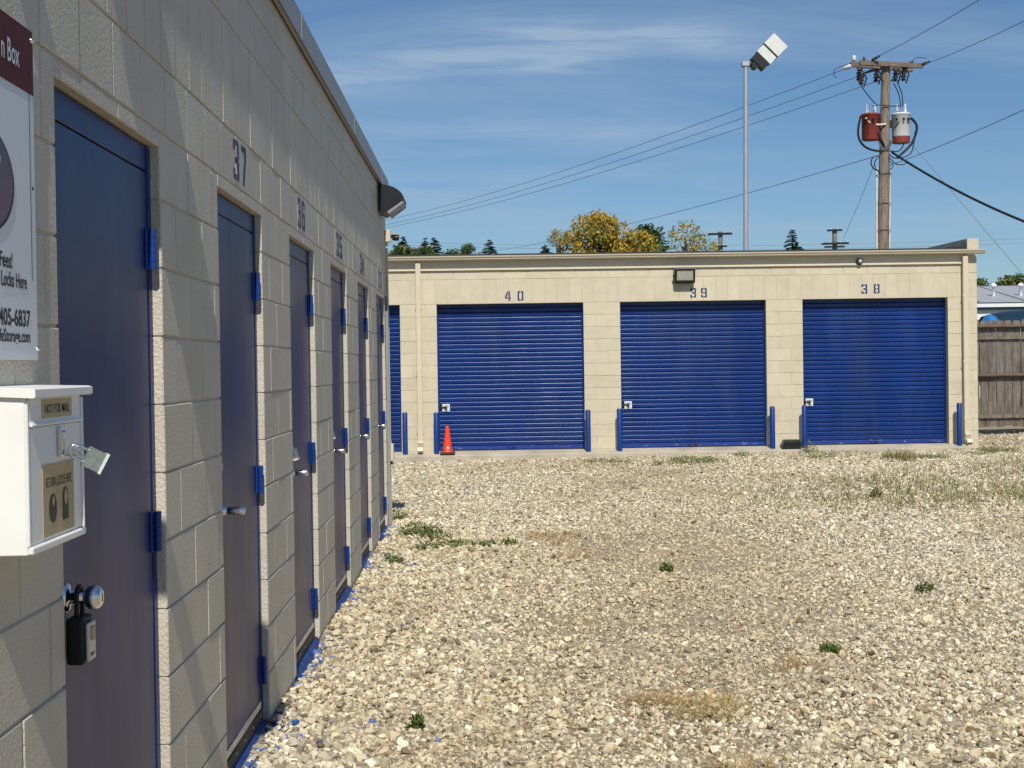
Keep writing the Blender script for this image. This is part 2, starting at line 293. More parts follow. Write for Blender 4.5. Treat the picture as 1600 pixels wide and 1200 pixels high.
STENCIL = {'3': [_th, _3r, _h], '0': [_0l, mir(_0l)], '8': [_8l, mir(_8l)], '9': _9, '6': [rot180(p) for p in _9],
           '4': [[(.36, 0), (.52, 0), (.52, 1), (.36, 1)], [(0, .22), (.3, .22), (.3, .36), (.16, .36), (.3, .72), (.3, 1), (.24, 1), (0, .4)], [(.54, .22), (.62, .22), (.62, .36), (.54, .36)]],
           '7': [[(0, .84), (.42, .84), (.14, 0), (.32, 0), (.6, .84), (.6, 1), (0, 1)]],
           '5': [[(0, .46), (.26, .46), (.26, .6), (.16, .6), (.16, .84), (.26, .84), (.26, 1), (0, 1)], [(.34, .84), (.6, .84), (.6, 1), (.34, 1)],
                 [(.34, .46), (.44, .46), (.44, .16), (.34, .16), (.34, 0), (.52, 0), (.6, .08), (.6, .52), (.52, .6), (.34, .6)], _h]}
def stencil(txt, height, dw, gap):
    V, Fc, x = [], [], 0.0
    for ch in txt:
        for p in STENCIL[ch]:
            Fc.append(tuple(range(len(V), len(V) + len(p)))); V += [(x + a / .6 * dw, b * height) for a, b in p]
        x += dw + gap
    return np.array(V), Fc

# concrete block faces: one shared mesh per size
BLOCKS = {}
def block_mesh(L, Hh, axis, depth=.034, bev=.0034):
    k = (round(L, 3), round(Hh, 3), axis)
    if k in BLOCKS: return BLOCKS[k]
    a, b = L / 2, Hh / 2; ring = lambda d, i: [(d, -a + i, -b + i), (d, a - i, -b + i), (d, a - i, b - i), (d, -a + i, b - i)]
    vs = ring(-depth, 0) + ring(-bev, 0) + ring(0, bev)
    fs = [(8, 9, 10, 11)] + [(r * 4 + i, r * 4 + (i + 1) % 4, r * 4 + 4 + (i + 1) % 4, r * 4 + 4 + i) for r in (0, 1) for i in range(4)]
    if axis == 'y': vs = [(p[1], -p[0], p[2]) for p in vs]       # front faces -Y ; u along X
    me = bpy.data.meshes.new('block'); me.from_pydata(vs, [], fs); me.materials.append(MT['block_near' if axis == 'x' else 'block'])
    me.update(); BLOCKS[k] = me; return me
def lay_blocks(specs, axis, face, parent, limit=295):
    """specs: (u0, u1, z0, z1). The largest in view are objects, the rest one part."""
    def size(sp):
        c = Vector((face, (sp[0] + sp[1]) / 2, (sp[2] + sp[3]) / 2)) if axis == 'x' else Vector(((sp[0] + sp[1]) / 2, face, (sp[2] + sp[3]) / 2))
        return -(sp[1] - sp[0]) * (sp[3] - sp[2]) / max((c - EYE).length, .5) ** 2
    specs = sorted(specs, key=size); rest = MB()
    for i, (u0, u1, z0, z1) in enumerate(specs):
        me = block_mesh(u1 - u0, z1 - z0, axis); j = random.uniform(-.0012, .0012)
        uc, zc_ = (u0 + u1) / 2, (z0 + z1) / 2
        loc = Vector((face + j, uc, zc_)) if axis == 'x' else Vector((uc, face - j, zc_))
        if i < limit:
            r = random.uniform(-.0012, .0012); link('block', me, loc, parent, (0, 0, r))
        else:
            rest.add([Vector(w.co) + loc for w in me.vertices], [tuple(p.vertices) for p in me.polygons])
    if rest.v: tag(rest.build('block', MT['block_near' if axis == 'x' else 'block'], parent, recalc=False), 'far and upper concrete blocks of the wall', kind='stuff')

# ------------------------------------------------------------------ ground
def gz(x, y):
    x = np.asarray(x, float); y = np.asarray(y, float)
    b = .012 * np.sin(.9 * x + 1.3) * np.sin(.7 * y) + .010 * np.sin(2.1 * x + .6 * y) + .006 * np.sin(3.7 * y - 1.9 * x)
    t = np.clip((y - 15) / 8.5, 0, 1); t = t * t * (3 - 2 * t)
    r = np.clip((x + 2) / 10, 0, 1.4)
    back = np.clip((y - 23.2) / 3.5, 0, 1)
    bank = .028 * np.exp(-((x + .955) / .22) ** 2) * (.5 + .5 * np.sin(2.3 * y + .4)) * (y < 14.2)
    return -.012 + b * .8 + t * (.015 + .045 * r) + back * .07 * (x > 7) + bank
mb = MB()
big = 900.0
mb.add([(-big, -big, -.16), (big, -big, -.16), (big, big, -.16), (-big, big, -.16)], [(0, 1, 2, 3)])
MT['field'] = mat('grass_field', (0.09, 0.095, 0.035), .95, .2, var=.25, vscale=.3, color2=(0.16, 0.13, 0.07), c2scale=.15)
tag(mb.build('ground', MT['field']), 'flat grassy ground reaching out behind the storage yard', kind='structure')
gx = np.arange(-9, 34.01, .25); gy = np.arange(-6, 40.01, .25)
GX, GY = np.meshgrid(gx, gy); GZ = gz(GX, GY) + RNG.normal(0, .003, GX.shape)
edge = np.clip(np.minimum.reduce([GX - gx[0], gx[-1] - GX, GY - gy[0], gy[-1] - GY]) / 1.5, 0, 1); GZ = GZ * edge + (1 - edge) * -.17
nx = len(gx); vs = np.stack([GX, GY, GZ], -1).reshape(-1, 3)
fs = [(j * nx + i, j * nx + i + 1, (j + 1) * nx + i + 1, (j + 1) * nx + i) for j in range(len(gy) - 1) for i in range(nx - 1)]
mb = MB(); mb.v = vs.tolist(); mb.f = fs; mb.m = [0] * len(fs); mb.sm = [True] * len(fs)
def gravel_sheet():
    m = bpy.data.materials.new('gravel_bed'); m.use_nodes = True; nt = m.node_tree; b = nt.nodes['Principled BSDF']
    b.inputs['Roughness'].default_value = .95; b.inputs['Specular IOR Level'].default_value = .2
    g = nt.nodes.new('ShaderNodeNewGeometry')
    vo = nt.nodes.new('ShaderNodeTexVoronoi'); vo.inputs['Scale'].default_value = 42; nt.links.new(g.outputs['Position'], vo.inputs['Vector'])
    rp = nt.nodes.new('ShaderNodeValToRGB'); e = rp.color_ramp.elements
    e[0].position = 0; e[0].color = (.17, .14, .095, 1); e[1].position = 1; e[1].color = (.38, .33, .245, 1)
    sp = nt.nodes.new('ShaderNodeSeparateColor'); nt.links.new(vo.outputs['Color'], sp.inputs[0]); nt.links.new(sp.outputs[0], rp.inputs[0])
    n = nt.nodes.new('ShaderNodeTexNoise'); n.inputs['Scale'].default_value = .9; n.inputs['Detail'].default_value = 7; nt.links.new(g.outputs['Position'], n.inputs['Vector'])
    mr = nt.nodes.new('ShaderNodeMapRange'); mr.inputs[1].default_value = .48; mr.inputs[2].default_value = .68; nt.links.new(n.outputs['Fac'], mr.inputs[0])
    mx = nt.nodes.new('ShaderNodeMix'); mx.data_type = 'RGBA'; nt.links.new(mr.outputs[0], mx.inputs['Factor']); nt.links.new(rp.outputs[0], mx.inputs['A']); mx.inputs['B'].default_value = (.25, .195, .125, 1)
    nt.links.new(mx.outputs['Result'], b.inputs['Base Color'])
    bp = nt.nodes.new('ShaderNodeBump'); bp.inputs['Distance'].default_value = .012; bp.inputs['Strength'].default_value = .35; bp.invert = True
    nt.links.new(vo.outputs['Distance'], bp.inputs['Height']); nt.links.new(bp.outputs[0], b.inputs['Normal'])
    return m
tag(mb.build('gravel_yard', gravel_sheet(), recalc=False), 'pale crushed stone gravel yard between the storage buildings', kind='structure')

# ------------------------------------------------------------------ near storage building (left)
WX = -.955; L0 = 2.2548; CH = .2032; HEAD = 2.205
DOORS = [(3.215, 4.245), (5.160, 6.175), (7.050, 8.062), (8.936, 9.948), (10.822, 11.834), (12.708, 13.720)]
NUMS = [None, '37', '36', '35', '34', '33']
Y_A, Y_B, DEPTH = -3.0, 14.02, 6.0
near = thing('storage_building', (WX - 3, 6, 0), 'long cream concrete block storage building with narrow blue doors, at left', 'building', 'storage buildings')
mb = MB(); g = .004; fx = WX - .006
segs = []; y = Y_A
for a, b in DOORS: segs.append((y, a - g)); y = b + g
segs.append((y, Y_B))
for a, b in segs: mb.box(WX - .20, fx, a, b, -.3, HEAD + g)
mb.box(WX - .20, fx, Y_A, Y_B, HEAD + g, 3.30)
mb.box(WX - DEPTH, WX - .20, Y_B - .2, Y_B, -.3, 3.30)            # end wall
mb.box(WX - DEPTH, WX - .20, Y_A, Y_A + .2, -.3, 3.30)
mb.box(WX - DEPTH - .2, WX - DEPTH, Y_A, Y_B, -.3, 3.30)
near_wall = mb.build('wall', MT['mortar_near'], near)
specs = []; J = .0030
Y_S = 1.9                                                        # blocks are laid from here on, plain wall before it
def course(a, b, z0, z1, off, lo_edge, hi_edge, unit=.4064):
    ys = [a]; y = a + off
    while y < b - .06: ys.append(y) if y > a + .06 else None; y += unit
    ys.append(b)
    for i in range(len(ys) - 1):
        u0 = ys[i] + (0 if (i == 0 and lo_edge) else J); u1 = ys[i + 1] - (0 if (i == len(ys) - 2 and hi_edge) else J)
        specs.append((u0, u1, z0 + J, z1 - J))
for si, (a, b) in enumerate(segs):
    a = max(a - (g if si else 0), Y_S) if si == 0 else a - g; b2 = b + g if si < len(segs) - 1 else b
    for k in range(1, 12):
        z1 = L0 - (k - 1) * CH; z0 = z1 - CH
        course(a, b2, z0, z1, (.4064 if k % 2 else .2032) + random.uniform(-.01, .01), si > 0, True)
for a, b in DOORS:                                              # thin lintel course over each door
    course(a + .002, b - .002, HEAD, L0, .55, True, True, .6)
course(Y_S, Y_B, L0, L0 + CH, .30, False, True, .3048)
course(Y_S, Y_B, L0 + CH, L0 + 3 * CH, .15, False, True, .2032)
course(Y_S, Y_B, L0 + 3 * CH, L0 + 4 * CH, .11, False, True)
course(Y_S, Y_B, L0 + 4 * CH, L0 + 5 * CH - .02, .31, False, True)
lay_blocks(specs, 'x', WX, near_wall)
mb = MB().prism([(WX + .034, 3.235), (WX + .034, 3.385), (WX - .14, 3.405), (WX - .14, 3.32), (WX + .012, 3.32), (WX + .012, 3.235)], 'y', Y_A - .02, Y_B + .03)
fascia = mb.build('fascia', MT['grey_metal'], near)
MB().tube([(WX + .036, Y_A, 3.237), (WX + .036, Y_B + .03, 3.237)], .004, 6).build('drip_edge', MT['dark_metal'], fascia)
for yj in (4.4, 7.4, 10.4, 13.2):
    MB().box(WX + .034, WX + .0365, yj, yj + .05, 3.25, 3.386).build('fascia_seam', MT['grey_metal'], fascia)
mb = MB().box(WX - DEPTH - .2, WX - .14, Y_A, Y_B, 3.32, 3.39); mb.build('roof', MT['roof_dark'], near)

def near_door(i, a, b):
    fxx = WX - .028                                              # frame face
    mb = MB()
    mb.cbox(fxx - .10, fxx, a + .001, a + .045, .03, HEAD - .001, .003); mb.cbox(fxx - .10, fxx, b - .045, b - .001, .03, HEAD - .001, .003)
    mb.cbox(fxx - .10, fxx - .003, a + .045, b - .045, HEAD - .075, HEAD - .002, .003)
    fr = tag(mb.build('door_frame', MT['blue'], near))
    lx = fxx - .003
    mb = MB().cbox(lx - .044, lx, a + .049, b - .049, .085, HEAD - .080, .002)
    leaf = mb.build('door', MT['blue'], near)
    for zc_ in (1.90, 1.07, .245):
        h = .118; yb = b - .046
        mb = MB(); 
        mb.cbox(lx, lx + .006, yb - .030, yb, zc_ - h / 2, zc_ + h / 2, .0015)          # leaf plate
        mb.cbox(fxx, fxx + .005, yb + .004, yb + .030, zc_ - h / 2, zc_ + h / 2, .0015)  # jamb plate
        ks = 5
        for q in range(ks):
            z0 = zc_ - h / 2 + q * h / ks
            mb.lathe((fxx + .013, yb + .003, z0 + .0006), (0, 0, 1), [(0, .0115), (h / ks - .0012, .0115)], 12)
        mb.build('hinge', MT['blue_bright'], leaf)
    mb = MB().cbox(lx, lx + .004, a + .06, b - .06, .087, .118, .001)
    sw = mb.build('door_sweep', MT['alu'], leaf)
    mb = MB().cbox(lx - .02, lx + .010, a + .05, b - .05, .036, .084, .004)
    for q in range(5):
        yq = a + .12 + q * (b - a - .24) / 4
        mb.lathe((lx + .010, yq, .064), (1, 0, 0), [(0, .005), (.0025, .003)], 8, 1)
    mb.build('threshold', [MT['black_rubber'], MT['alu']], near)
    mb = MB().prism([(WX - .14, .030), (WX - .035, .030), (WX - .004, .012), (WX + .022, -.02), (WX + .03, -.12), (WX - .14, -.12)], 'y', a + .006, b - .006)
    mb.build('door_sill', MT['blue_sill'], near)
    ky = a + .115
    if i == 0:
        kz = 1.015
        mb = MB().lathe((lx, ky, kz), (1, 0, 0), [(0, .034), (.005, .034), (.010, .028), (.012, .014), (.048, .013)], 28)
        mb.lathe((lx + .044, ky, kz), (1, 0, 0), [(0, .013), (.004, .020), (.012, .0265), (.022, .0285), (.032, .0265), (.039, .021), (.041, .017), (.0415, .001)], 28)
        mb.box(lx + .0845, lx + .0862, ky - .002, ky + .002, kz - .009, kz + .009, 1)
        mb.build('door_knob', [MT['chrome'], MT['ink']], leaf)
    else:
        kz = 1.02
        mb = MB().lathe((lx, ky, kz), (1, 0, 0), [(0, .032), (.006, .031), (.009, .015), (.030, .0135), (.034, .0145), (.084, .0150), (.090, .0130), (.0905, .001)], 24)
        mb.build('door_knob', MT['chrome'], leaf)
        # slide bolt hasp above the knob
        mb = MB().cbox(lx, lx + .004, a + .052, a + .13, 1.165, 1.205, .001).cbox(lx + .004, lx + .020, a + .060, a + .075, 1.172, 1.198, .002)
        mb.build('hasp', MT['alu'], leaf)
    return leaf
for i, (a, b) in enumerate(DOORS): near_door(i, a, b)
numx = [None, (364.7, 384.0, 255), (464.8, 475.6, 332), (525.5, 533.8, 380), (562.6, 568.0, 411), (590.6, 595.6, 436)]
for n, q in zip(NUMS, numx):
    if not n: continue
    ya = at_X(q[0], q[2], WX).y; yb = at_X(q[1], q[2], WX).y
    dw = (yb - ya) * .40
    o = print_on('unit_number', stencil(n, .158, dw, (yb - ya) - 2 * dw), 'x', (WX, ya, L0 + .024), MT['blue_ink'], near, .0022)
    o['label'] = 'stencilled blue unit number ' + n

# ------------------------------------------------------------------ far storage building
FY = 23.603; FHEAD = 2.5826; SILL = .1417
FD = [(-3.827, -1.3895), (-.7785, 1.6587), (2.2705, 4.7077), (5.3194, 7.7566)]
FXA, FXB = -9.0, 8.25
far = thing('storage_building', (0, FY + 3, 0), 'cream concrete block storage building with wide blue roll-up doors, across the yard', 'building', 'storage buildings')
RV = .17; mb = MB(); fy = FY + .006
fsegs = []; x = FXA
for a, b in FD: fsegs.append((x, a - g)); x = b + g
fsegs.append((x, FXB))
for a, b in fsegs: mb.box(a, b, fy, FY + .24, -.3, FHEAD + g)
mb.box(FXA, FXB, fy, FY + .24, FHEAD + g, 3.30)
mb.box(FXB - .2, FXB, FY + .24, FY + 9, -.3, 3.30); mb.box(FXA, FXA + .2, FY + .24, FY + 9, -.3, 3.30); mb.box(FXA, FXB, FY + 9, FY + 9.2, -.3, 3.30)
far_wall = mb.build('wall', MT['mortar'], far)
specs = []
FS = -4.4
for si, (a, b) in enumerate(fsegs):
    if b < FS: continue
    a2 = max(a - g, FS) if si else FS; b2 = b + g if si < len(fsegs) - 1 else b
    for k in range(1, 14):
        z1 = FHEAD - (k - 1) * CH; z0 = max(z1 - CH, -.02)
        if z1 < .02: continue
        course(a2, b2, z0, z1, (.4064 if k % 2 else .2032), True, True)
course(FS, FXB, FHEAD, FHEAD + 2 * CH, .14, False, True, .2032)
course(FS, FXB, FHEAD + 2 * CH, FHEAD + 3 * CH, .25, False, True)
lay_blocks(specs, 'y', FY, far_wall)
# fascia board, trim, gutter, roof edge
MB().box(FXA, 8.10, FY - .022, FY + .004, 3.160, 3.306).build('fascia', MT['cream_metal'], far)
MB().prism([(FY - .034, 3.142), (FY - .034, 3.160), (FY - .026, 3.164), (FY + .003, 3.164), (FY + .003, 3.142)], 'x', FXA, 8.10).build('trim', MT['cream_metal'], far)
gp = [(FY - .031, 3.302), (FY - .115, 3.302), (FY - .130, 3.318), (FY - .134, 3.335), (FY - .150, 3.350), (FY - .155, 3.372), (FY - .148, 3.372), (FY - .143, 3.355), (FY - .126, 3.340), (FY - .122, 3.322), (FY - .112, 3.310), (FY - .031, 3.310)]
gp = [(q_[0] - (.018 if q_[0] < FY - .04 else 0), q_[1]) for q_ in gp]
gut = MB().prism(gp, 'x', FXA, FXB + .10).build('gutter', MT['cream_metal'], far)
for xj in (-.35, 2.6, 5.9):
    MB().prism([(p[0] - .002, p[1]) for p in gp[:6]] + [(FY - .031, 3.372)], 'x', xj, xj + .012).build('gutter_joint', MT['cream_metal'], gut)
mb = MB().add([(FXA, FY - .10, 3.374), (8.05, FY - .10, 3.374), (8.05, FY + 9, 3.55), (FXA, FY + 9, 3.55), (FXA, FY - .10, 3.405), (8.05, FY - .10, 3.405), (8.05, FY + 9, 3.60), (FXA, FY + 9, 3.60)],
              [(3, 2, 1, 0), (4, 5, 6, 7), (0, 1, 5, 4), (1, 2, 6, 5), (2, 3, 7, 6), (3, 0, 4, 7)])
mb.build('roof', MT['roof_dark'], far)
mb = MB()
mb.add([(8.05, FY - .13, 3.374), (8.24, FY - .13, 3.374), (8.24, FY + 9, 3.3), (8.05, FY + 9, 3.3), (8.05, FY - .13, 3.55), (8.24, FY - .13, 3.55), (8.24, FY + 9, 3.65), (8.05, FY + 9, 3.65)],
       [(3, 2, 1, 0), (4, 5, 6, 7), (0, 1, 5, 4), (1, 2, 6, 5), (2, 3, 7, 6), (3, 0, 4, 7)])
mb.build('parapet', MT['block'], far)
mb = MB().add([(7.74, FY + .0, 3.42), (8.045, FY + .0, 3.42), (8.045, FY + .0, 3.51), (7.62, FY + 8, 3.56), (8.045, FY + 8, 3.56), (8.045, FY + 8, 3.62)], [(0, 1, 2), (3, 5, 4), (0, 2, 5, 3), (0, 3, 4, 1), (1, 4, 5, 2)])
mb.build('flashing', MT['roof_dark'], far)

def downspout(xc, w=.086):
    mb = MB(); d = .06; y0 = FY - .046
    mb.cbox(xc - w / 2, xc + w / 2, y0 - d, y0 - .002, .30, 3.26, .006)
    mb.obox((xc, y0 - d / 2 - .02, .245), (w / 2, 0, 0), (0, .03, .012), (0, -.028, .065))
    mb.obox((xc, y0 - d / 2 - .085, .175), (w / 2, 0, 0), (0, .02, .03), (0, -.055, .022))
    mb.obox((xc, y0 - d / 2 - .138, .153), (w / 2 - .006, 0, 0), (0, .012, .022), (0, -.004, .002), 1)
    o = mb.build('downspout', [MT['cream_metal'], MT['ink']], far)
    for z in (.55, 1.5, 2.6): MB().box(xc - w / 2 - .012, xc + w / 2 + .012, y0 - d - .002, y0 - d + .001, z, z + .025).build('strap', MT['cream_metal'], o)
downspout(-1.075); downspout(8.03)

def rollup(i, a, b):
    top, bot = FHEAD + .02, SILL + .075; y = FY + RV; mb = MB(); pitch = .0742
    zs = []; z = bot; k = 0
    while z < top:
        zs += [(z, .004), (z + .010, .004), (z + .013, -.016), (z + .020, -.018)]
        zs += [(z + (.060 if k not in (11, 21) else .046), -.0185)]
        zs += [(z + .062 + .0118 * math.sin(q_), -.0185 + .0215 * (1 - math.cos(q_))) for q_ in (.12, .35, .6, .9, 1.2, 1.5)]
        z += pitch; k += 1
    zs.append((z, 0)); pts = []
    nseg = 12; sag = [random.uniform(-.0016, .0016) for _ in range(nseg + 1)]
    vs = []
    for q in range(nseg + 1):
        x = a + .004 + (b - a - .008) * q / nseg
        vs += [(x, y + dd, zz + sag[q]) for zz, dd in zs]
    n = len(zs); fs = [(q * n + r, (q + 1) * n + r, (q + 1) * n + r + 1, q * n + r + 1) for q in range(nseg) for r in range(n - 1)]
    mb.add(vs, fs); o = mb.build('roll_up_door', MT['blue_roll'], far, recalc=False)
    for p_ in o.data.polygons: p_.use_smooth = abs(p_.normal.z) < .97 and p_.normal.z > -.2
    MB().cbox(a + .004, b - .004, y - .028, y + .004, SILL + .012, SILL + .074, .004).build('bottom_bar', MT['blue_scuff'], o)
    xm = (a + b) / 2 - .03
    mb = MB().tube([(xm - .04, y - .03, SILL + .05), (xm - .04, y - .06, SILL + .05), (xm + .04, y - .06, SILL + .05), (xm + .04, y - .03, SILL + .05)], .007, 8)
    mb.cbox(xm + .05, xm + .085, y - .040, y - .028, SILL + .025, SILL + .06, .003); mb.build('pull_handle', MT['dark_metal'], o)
    xl, zl = a + .065, .80
    mb = MB().cbox(xl, xl + .125, y - .034, y - .024, zl, zl + .125, .004, 0)
    mb.cbox(xl + .016, xl + .109, y - .037, y - .033, zl + .018, zl + .108, .002, 1)
    mb.cbox(xl - .03, xl + .075, y - .052, y - .036, zl + .062, zl + .082, .004, 2).cbox(xl + .050, xl + .078, y - .060, y - .038, zl + .024, zl + .088, .006, 2)
    mb.cbox(xl + .084, xl + .105, y - .0395, y - .036, zl + .030, zl + .060, .002, 0)
    mb.build('latch', [MT['white_box'], MT['galv'], MT['dark_metal']], o)
    MB().box(a - .02, b + .02, y + .03, y + .035, SILL - .05, FHEAD + .05).build('door_backing', MT['ink'], far)
    for x0_, x1_ in ((a + .002, a + .026), (b - .026, b - .002)): MB().cbox(x0_, x1_, y - .034, y + .012, SILL + .01, FHEAD + .02, .003).build('door_track', MT['blue_roll'], far)
for i, (a, b) in enumerate(FD): rollup(i, a, b)
for txt, px, pz in (('40', (789.0, 818.0), 470), ('39', (1078.5, 1104.5), 465), ('38', (1346.0, 1374.5), 459)):
    xa, xb = at_Y(px[0], pz, FY).x, at_Y(px[1], pz, FY).x; z0 = at_Y(px[0], pz, FY).z
    dw = .098; o = print_on('unit_number', stencil(txt, .158, dw, (xb - xa) - 2 * dw), 'y', (xa, FY, z0), MT['blue_ink'], far, .0024)
    o['label'] = 'stencilled blue unit number ' + txt
# concrete apron / sill along the front
mb = MB()
mb.prism([(FY + .20, SILL), (FY - .02, SILL - .006), (FY - .33, .095), (FY - .345, .085), (FY - .36, -.2), (FY + .20, -.2)], 'x', FXA, 8.0)
apron = tag(mb.build('concrete_apron', MT['concrete']), 'narrow raised concrete apron along the roll-up doors', kind='structure')

# ------------------------------------------------------------------ things on and by the far building
def bollard(px, ybase, ytop, label):
    Yb = FY - .17; p = at_Y(px, ybase, Yb); t = at_Y(px - 1, ytop, Yb); x = p.x; r = .043; zb = .105
    root = thing('bollard', (x, Yb, zb), label, 'bollard', 'blue steel guard posts beside the roll-up doors')
    MB().lathe((x, Yb, zb - .03), (0, 0, 1), [(0, r), (t.z - zb + .022, r), (t.z - zb + .028, r - .004)], 24).build('post', MT['blue_bright'], root)
    MB().lathe((x, Yb, t.z - .003), (0, 0, 1), [(0, r - .004), (.006, r - .006), (.010, r * .5), (.011, .001)], 24).build('cap', MT['blue_bright'], root)
    return root
bollard(633.5, 712, 645, 'blue steel guard post left of the downspout, at the partly hidden door')
bollard(682.5, 712, 645, 'blue steel guard post beside the orange traffic cone')
bollard(919.5, 708, 641, 'blue steel guard post right of roll-up door 40')
bollard(968.5, 707, 639, 'blue steel guard post left of roll-up door 39')
bollard(1207.5, 703, 635.5, 'blue steel guard post left of the black plastic box, right of door 39')
bollard(1257.5, 702, 634, 'blue steel guard post right of the black plastic box, left of door 38')
bollard(1499.5, 698, 630, 'rightmost blue steel guard post, right of door 38 by the downspout')

c0 = at_Y(699.5, 709, FY - .22); cx, cyy, cz = c0.x, FY - .22, .118
cone = thing('traffic_cone', (cx, cyy, cz), 'orange traffic cone with dark base in front of roll-up door 40', 'traffic cone')
MB().cbox(cx - .122, cx + .122, cyy - .122, cyy + .122, cz - .012, cz + .034, .012, seg=2).build('base', MT['cone_base'], cone)
prof = [(.030, .098), (.045, .082), (.06, .078), (.42, .032), (.445, .030), (.452, .026), (.453, .018), (.44, .016)]
body = MB().lathe((cx, cyy, cz), (0, 0, 1), prof, 32).build('cone_body', MT['orange'], cone)
MB().lathe((cx + .006, cyy - .0735, cz + .098), (0, -1, .13), [(0, .021), (.004, .020), (.0045, .001)], 18).build('badge', MT['white_box'], body)

bx = at_Y(1219.5, 700, FY - .16).x; bx2 = at_Y(1250, 700, FY - .16).x; by = FY - .17; bz = .112
bait = thing('pest_bait_box', ((bx + bx2) / 2, by, bz), 'low black plastic box on the apron between doors 39 and 38', 'box')
mb = MB().prism([(bx + .0, bz - .012), (bx2, bz - .012), (bx2, bz + .085), (bx2 - .012, bz + .09), (bx + .04, bz + .09), (bx + .012, bz + .06)], 'y', by - .10, by + .10)
mb.build('tray', MT['black_plastic'], bait)
mb = MB().add([(bx + .035, by - .105, bz + .091), (bx2 + .004, by - .105, bz + .091), (bx2 + .004, by + .10, bz + .091), (bx + .035, by + .10, bz + .091),
               (bx + .035, by - .105, bz + .108), (bx2 + .004, by - .105, bz + .108), (bx2 - .02, by - .04, bz + .145), (bx + .06, by - .04, bz + .145), (bx2 - .02, by + .10, bz + .145), (bx + .06, by + .10, bz + .145)],
              [(0, 1, 5, 4), (4, 5, 6, 7), (7, 6, 8, 9), (1, 2, 8, 6, 5), (0, 4, 7, 9, 3), (2, 3, 9, 8), (0, 3, 2, 1)])
mb.build('lid', MT['black_plastic'], bait)

# wall pack lamp over door 39
p0, p1 = at_Y(1054, 419, FY - .15), at_Y(1086.5, 442, FY - .15)
lx0, lx1, lz1, lz0 = p0.x, p1.x, p0.z, p1.z
lamp = thing('wall_lamp', ((lx0 + lx1) / 2, FY, lz0), 'dark rectangular wall lamp with frosted glass above door 39', 'wall lamp', 'outdoor wall lamps')
MB().cbox(lx0 + .02, lx1 - .02, FY - .035, FY - .001, lz0 + .0, lz1 - .01, .006).build('back_plate', MT['dark_metal'], lamp)
mb = MB().prism([(FY - .034, lz0 + .004), (FY - .10, lz0), (FY - .125, lz0 + .03), (FY - .175, lz1 - .02), (FY - .17, lz1), (FY - .034, lz1)], 'x', lx0, lx1)
hs = mb.build('housing', MT['dark_metal'], lamp)
nv = Vector((0, -(lz1 - lz0 - .05), -.05)).normalized(); ce = Vector(((lx0 + lx1) / 2, FY - .150, (lz0 + lz1) / 2 + .005)); upv = Vector((0, -.05, lz1 - lz0 - .05)).normalized()
MB().obox(ce + nv * .004, (.135, 0, 0), nv * .006, upv * .082).build('lens', MT['glass'], lamp)
mb = MB()
for s_ in (-1, 1):
    mb.obox(ce + nv * .006 + Vector((s_ * .147, 0, 0)), (.012, 0, 0), nv * .010, upv * .105); mb.obox(ce + nv * .0055 + upv * s_ * .094, (.135, 0, 0), nv * .010, upv * .012)
mb.build('lens_frame', MT['dark_metal'], lamp)
MB().lathe((lx0, FY - .09, (lz0 + lz1) / 2), (-1, 0, 0), [(0, .02), (.02, .018), (.022, .001)], 12).build('photocell', MT['dark_metal'], lamp)

# small round camera under the gutter above door 38
dc = at_Y(1343.5, 408, FY - .07)
dome = thing('dome_camera', (dc.x, FY, dc.z - .05), 'small round dark dome camera under the gutter above door 38', 'camera')
MB().lathe((dc.x, FY - .031, dc.z - .005), (0, -1, -.15), [(0, .056), (.022, .055), (.030, .048), (.032, .002)], 24).build('housing', MT['dark_metal'], dome)
MB().lathe((dc.x + .008, FY - .062, dc.z - .004), (0, -1, -.2), [(-.01, .036), (.006, .035), (.018, .028), (.027, .015), (.030, .001)], 20).build('lens', MT['galv'], dome)

# ------------------------------------------------------------------ things on the near building
def hood_lamp(yc, zt, label, w=.46, e=.235):
    root = thing('wall_lamp', (WX, yc, zt - .26), label, 'wall lamp', 'outdoor wall lamps')
    y0, y1 = yc - w / 2, yc + w / 2
    MB().cbox(WX + .001, WX + .035, y0 + .01, y1 - .01, zt - .245, zt - .008, .004).build('back_plate', MT['black_plastic'], root)
    prof = [(WX + .036, zt - .26), (WX + .036, zt)]
    for k in range(0, 9):
        t = k / 8; prof.append((WX + .036 + (e - .03) * math.sin(t * math.pi / 2) ** 1.0, zt - .135 * (1 - math.cos(t * math.pi / 2)) ** .9))
    prof.append((WX + .036 + e - .045, zt - .150)); prof.append((WX + .06, zt - .262))
    MB().prism(prof, 'y', y0, y1).build('hood', MT['black_plastic'], root)
    a = Vector((WX + .085, 0, zt - .250)); b_ = Vector((WX + e - .01, 0, zt - .148)); d_ = (b_ - a); nrm = Vector((d_.z, 0, -d_.x)).normalized(); c = (a + b_) / 2 + nrm * .006; c.y = yc
    MB().obox(c, d_ * .47, (0, w / 2 - .02, 0), nrm * .012).build('lens', MT['glass'], root)
    mb = MB()
    for s_ in (-1, 1): mb.obox(c + Vector((0, s_ * (w / 2 - .012), 0)), d_ * .49, (0, .007, 0), nrm * .018)
    mb.obox(c + d_ * .485, d_.normalized() * .006, (0, w / 2 - .02, 0), nrm * .016); mb.build('lens_frame', MT['grey_metal'], root)
    MB().cbox(WX + .036, WX + .052, yc - .03, yc + .03, zt + .0, zt + .012, .003).build('bracket', MT['dark_metal'], root)
lp = at_X(588.5, 288, WX)
hood_lamp(13.25, 3.222, 'black hooded wall lamp under the fascia at the far end of the wall')
hood_lamp(3.56, 3.215, 'black hooded wall lamp under the fascia above the nearest blue door')
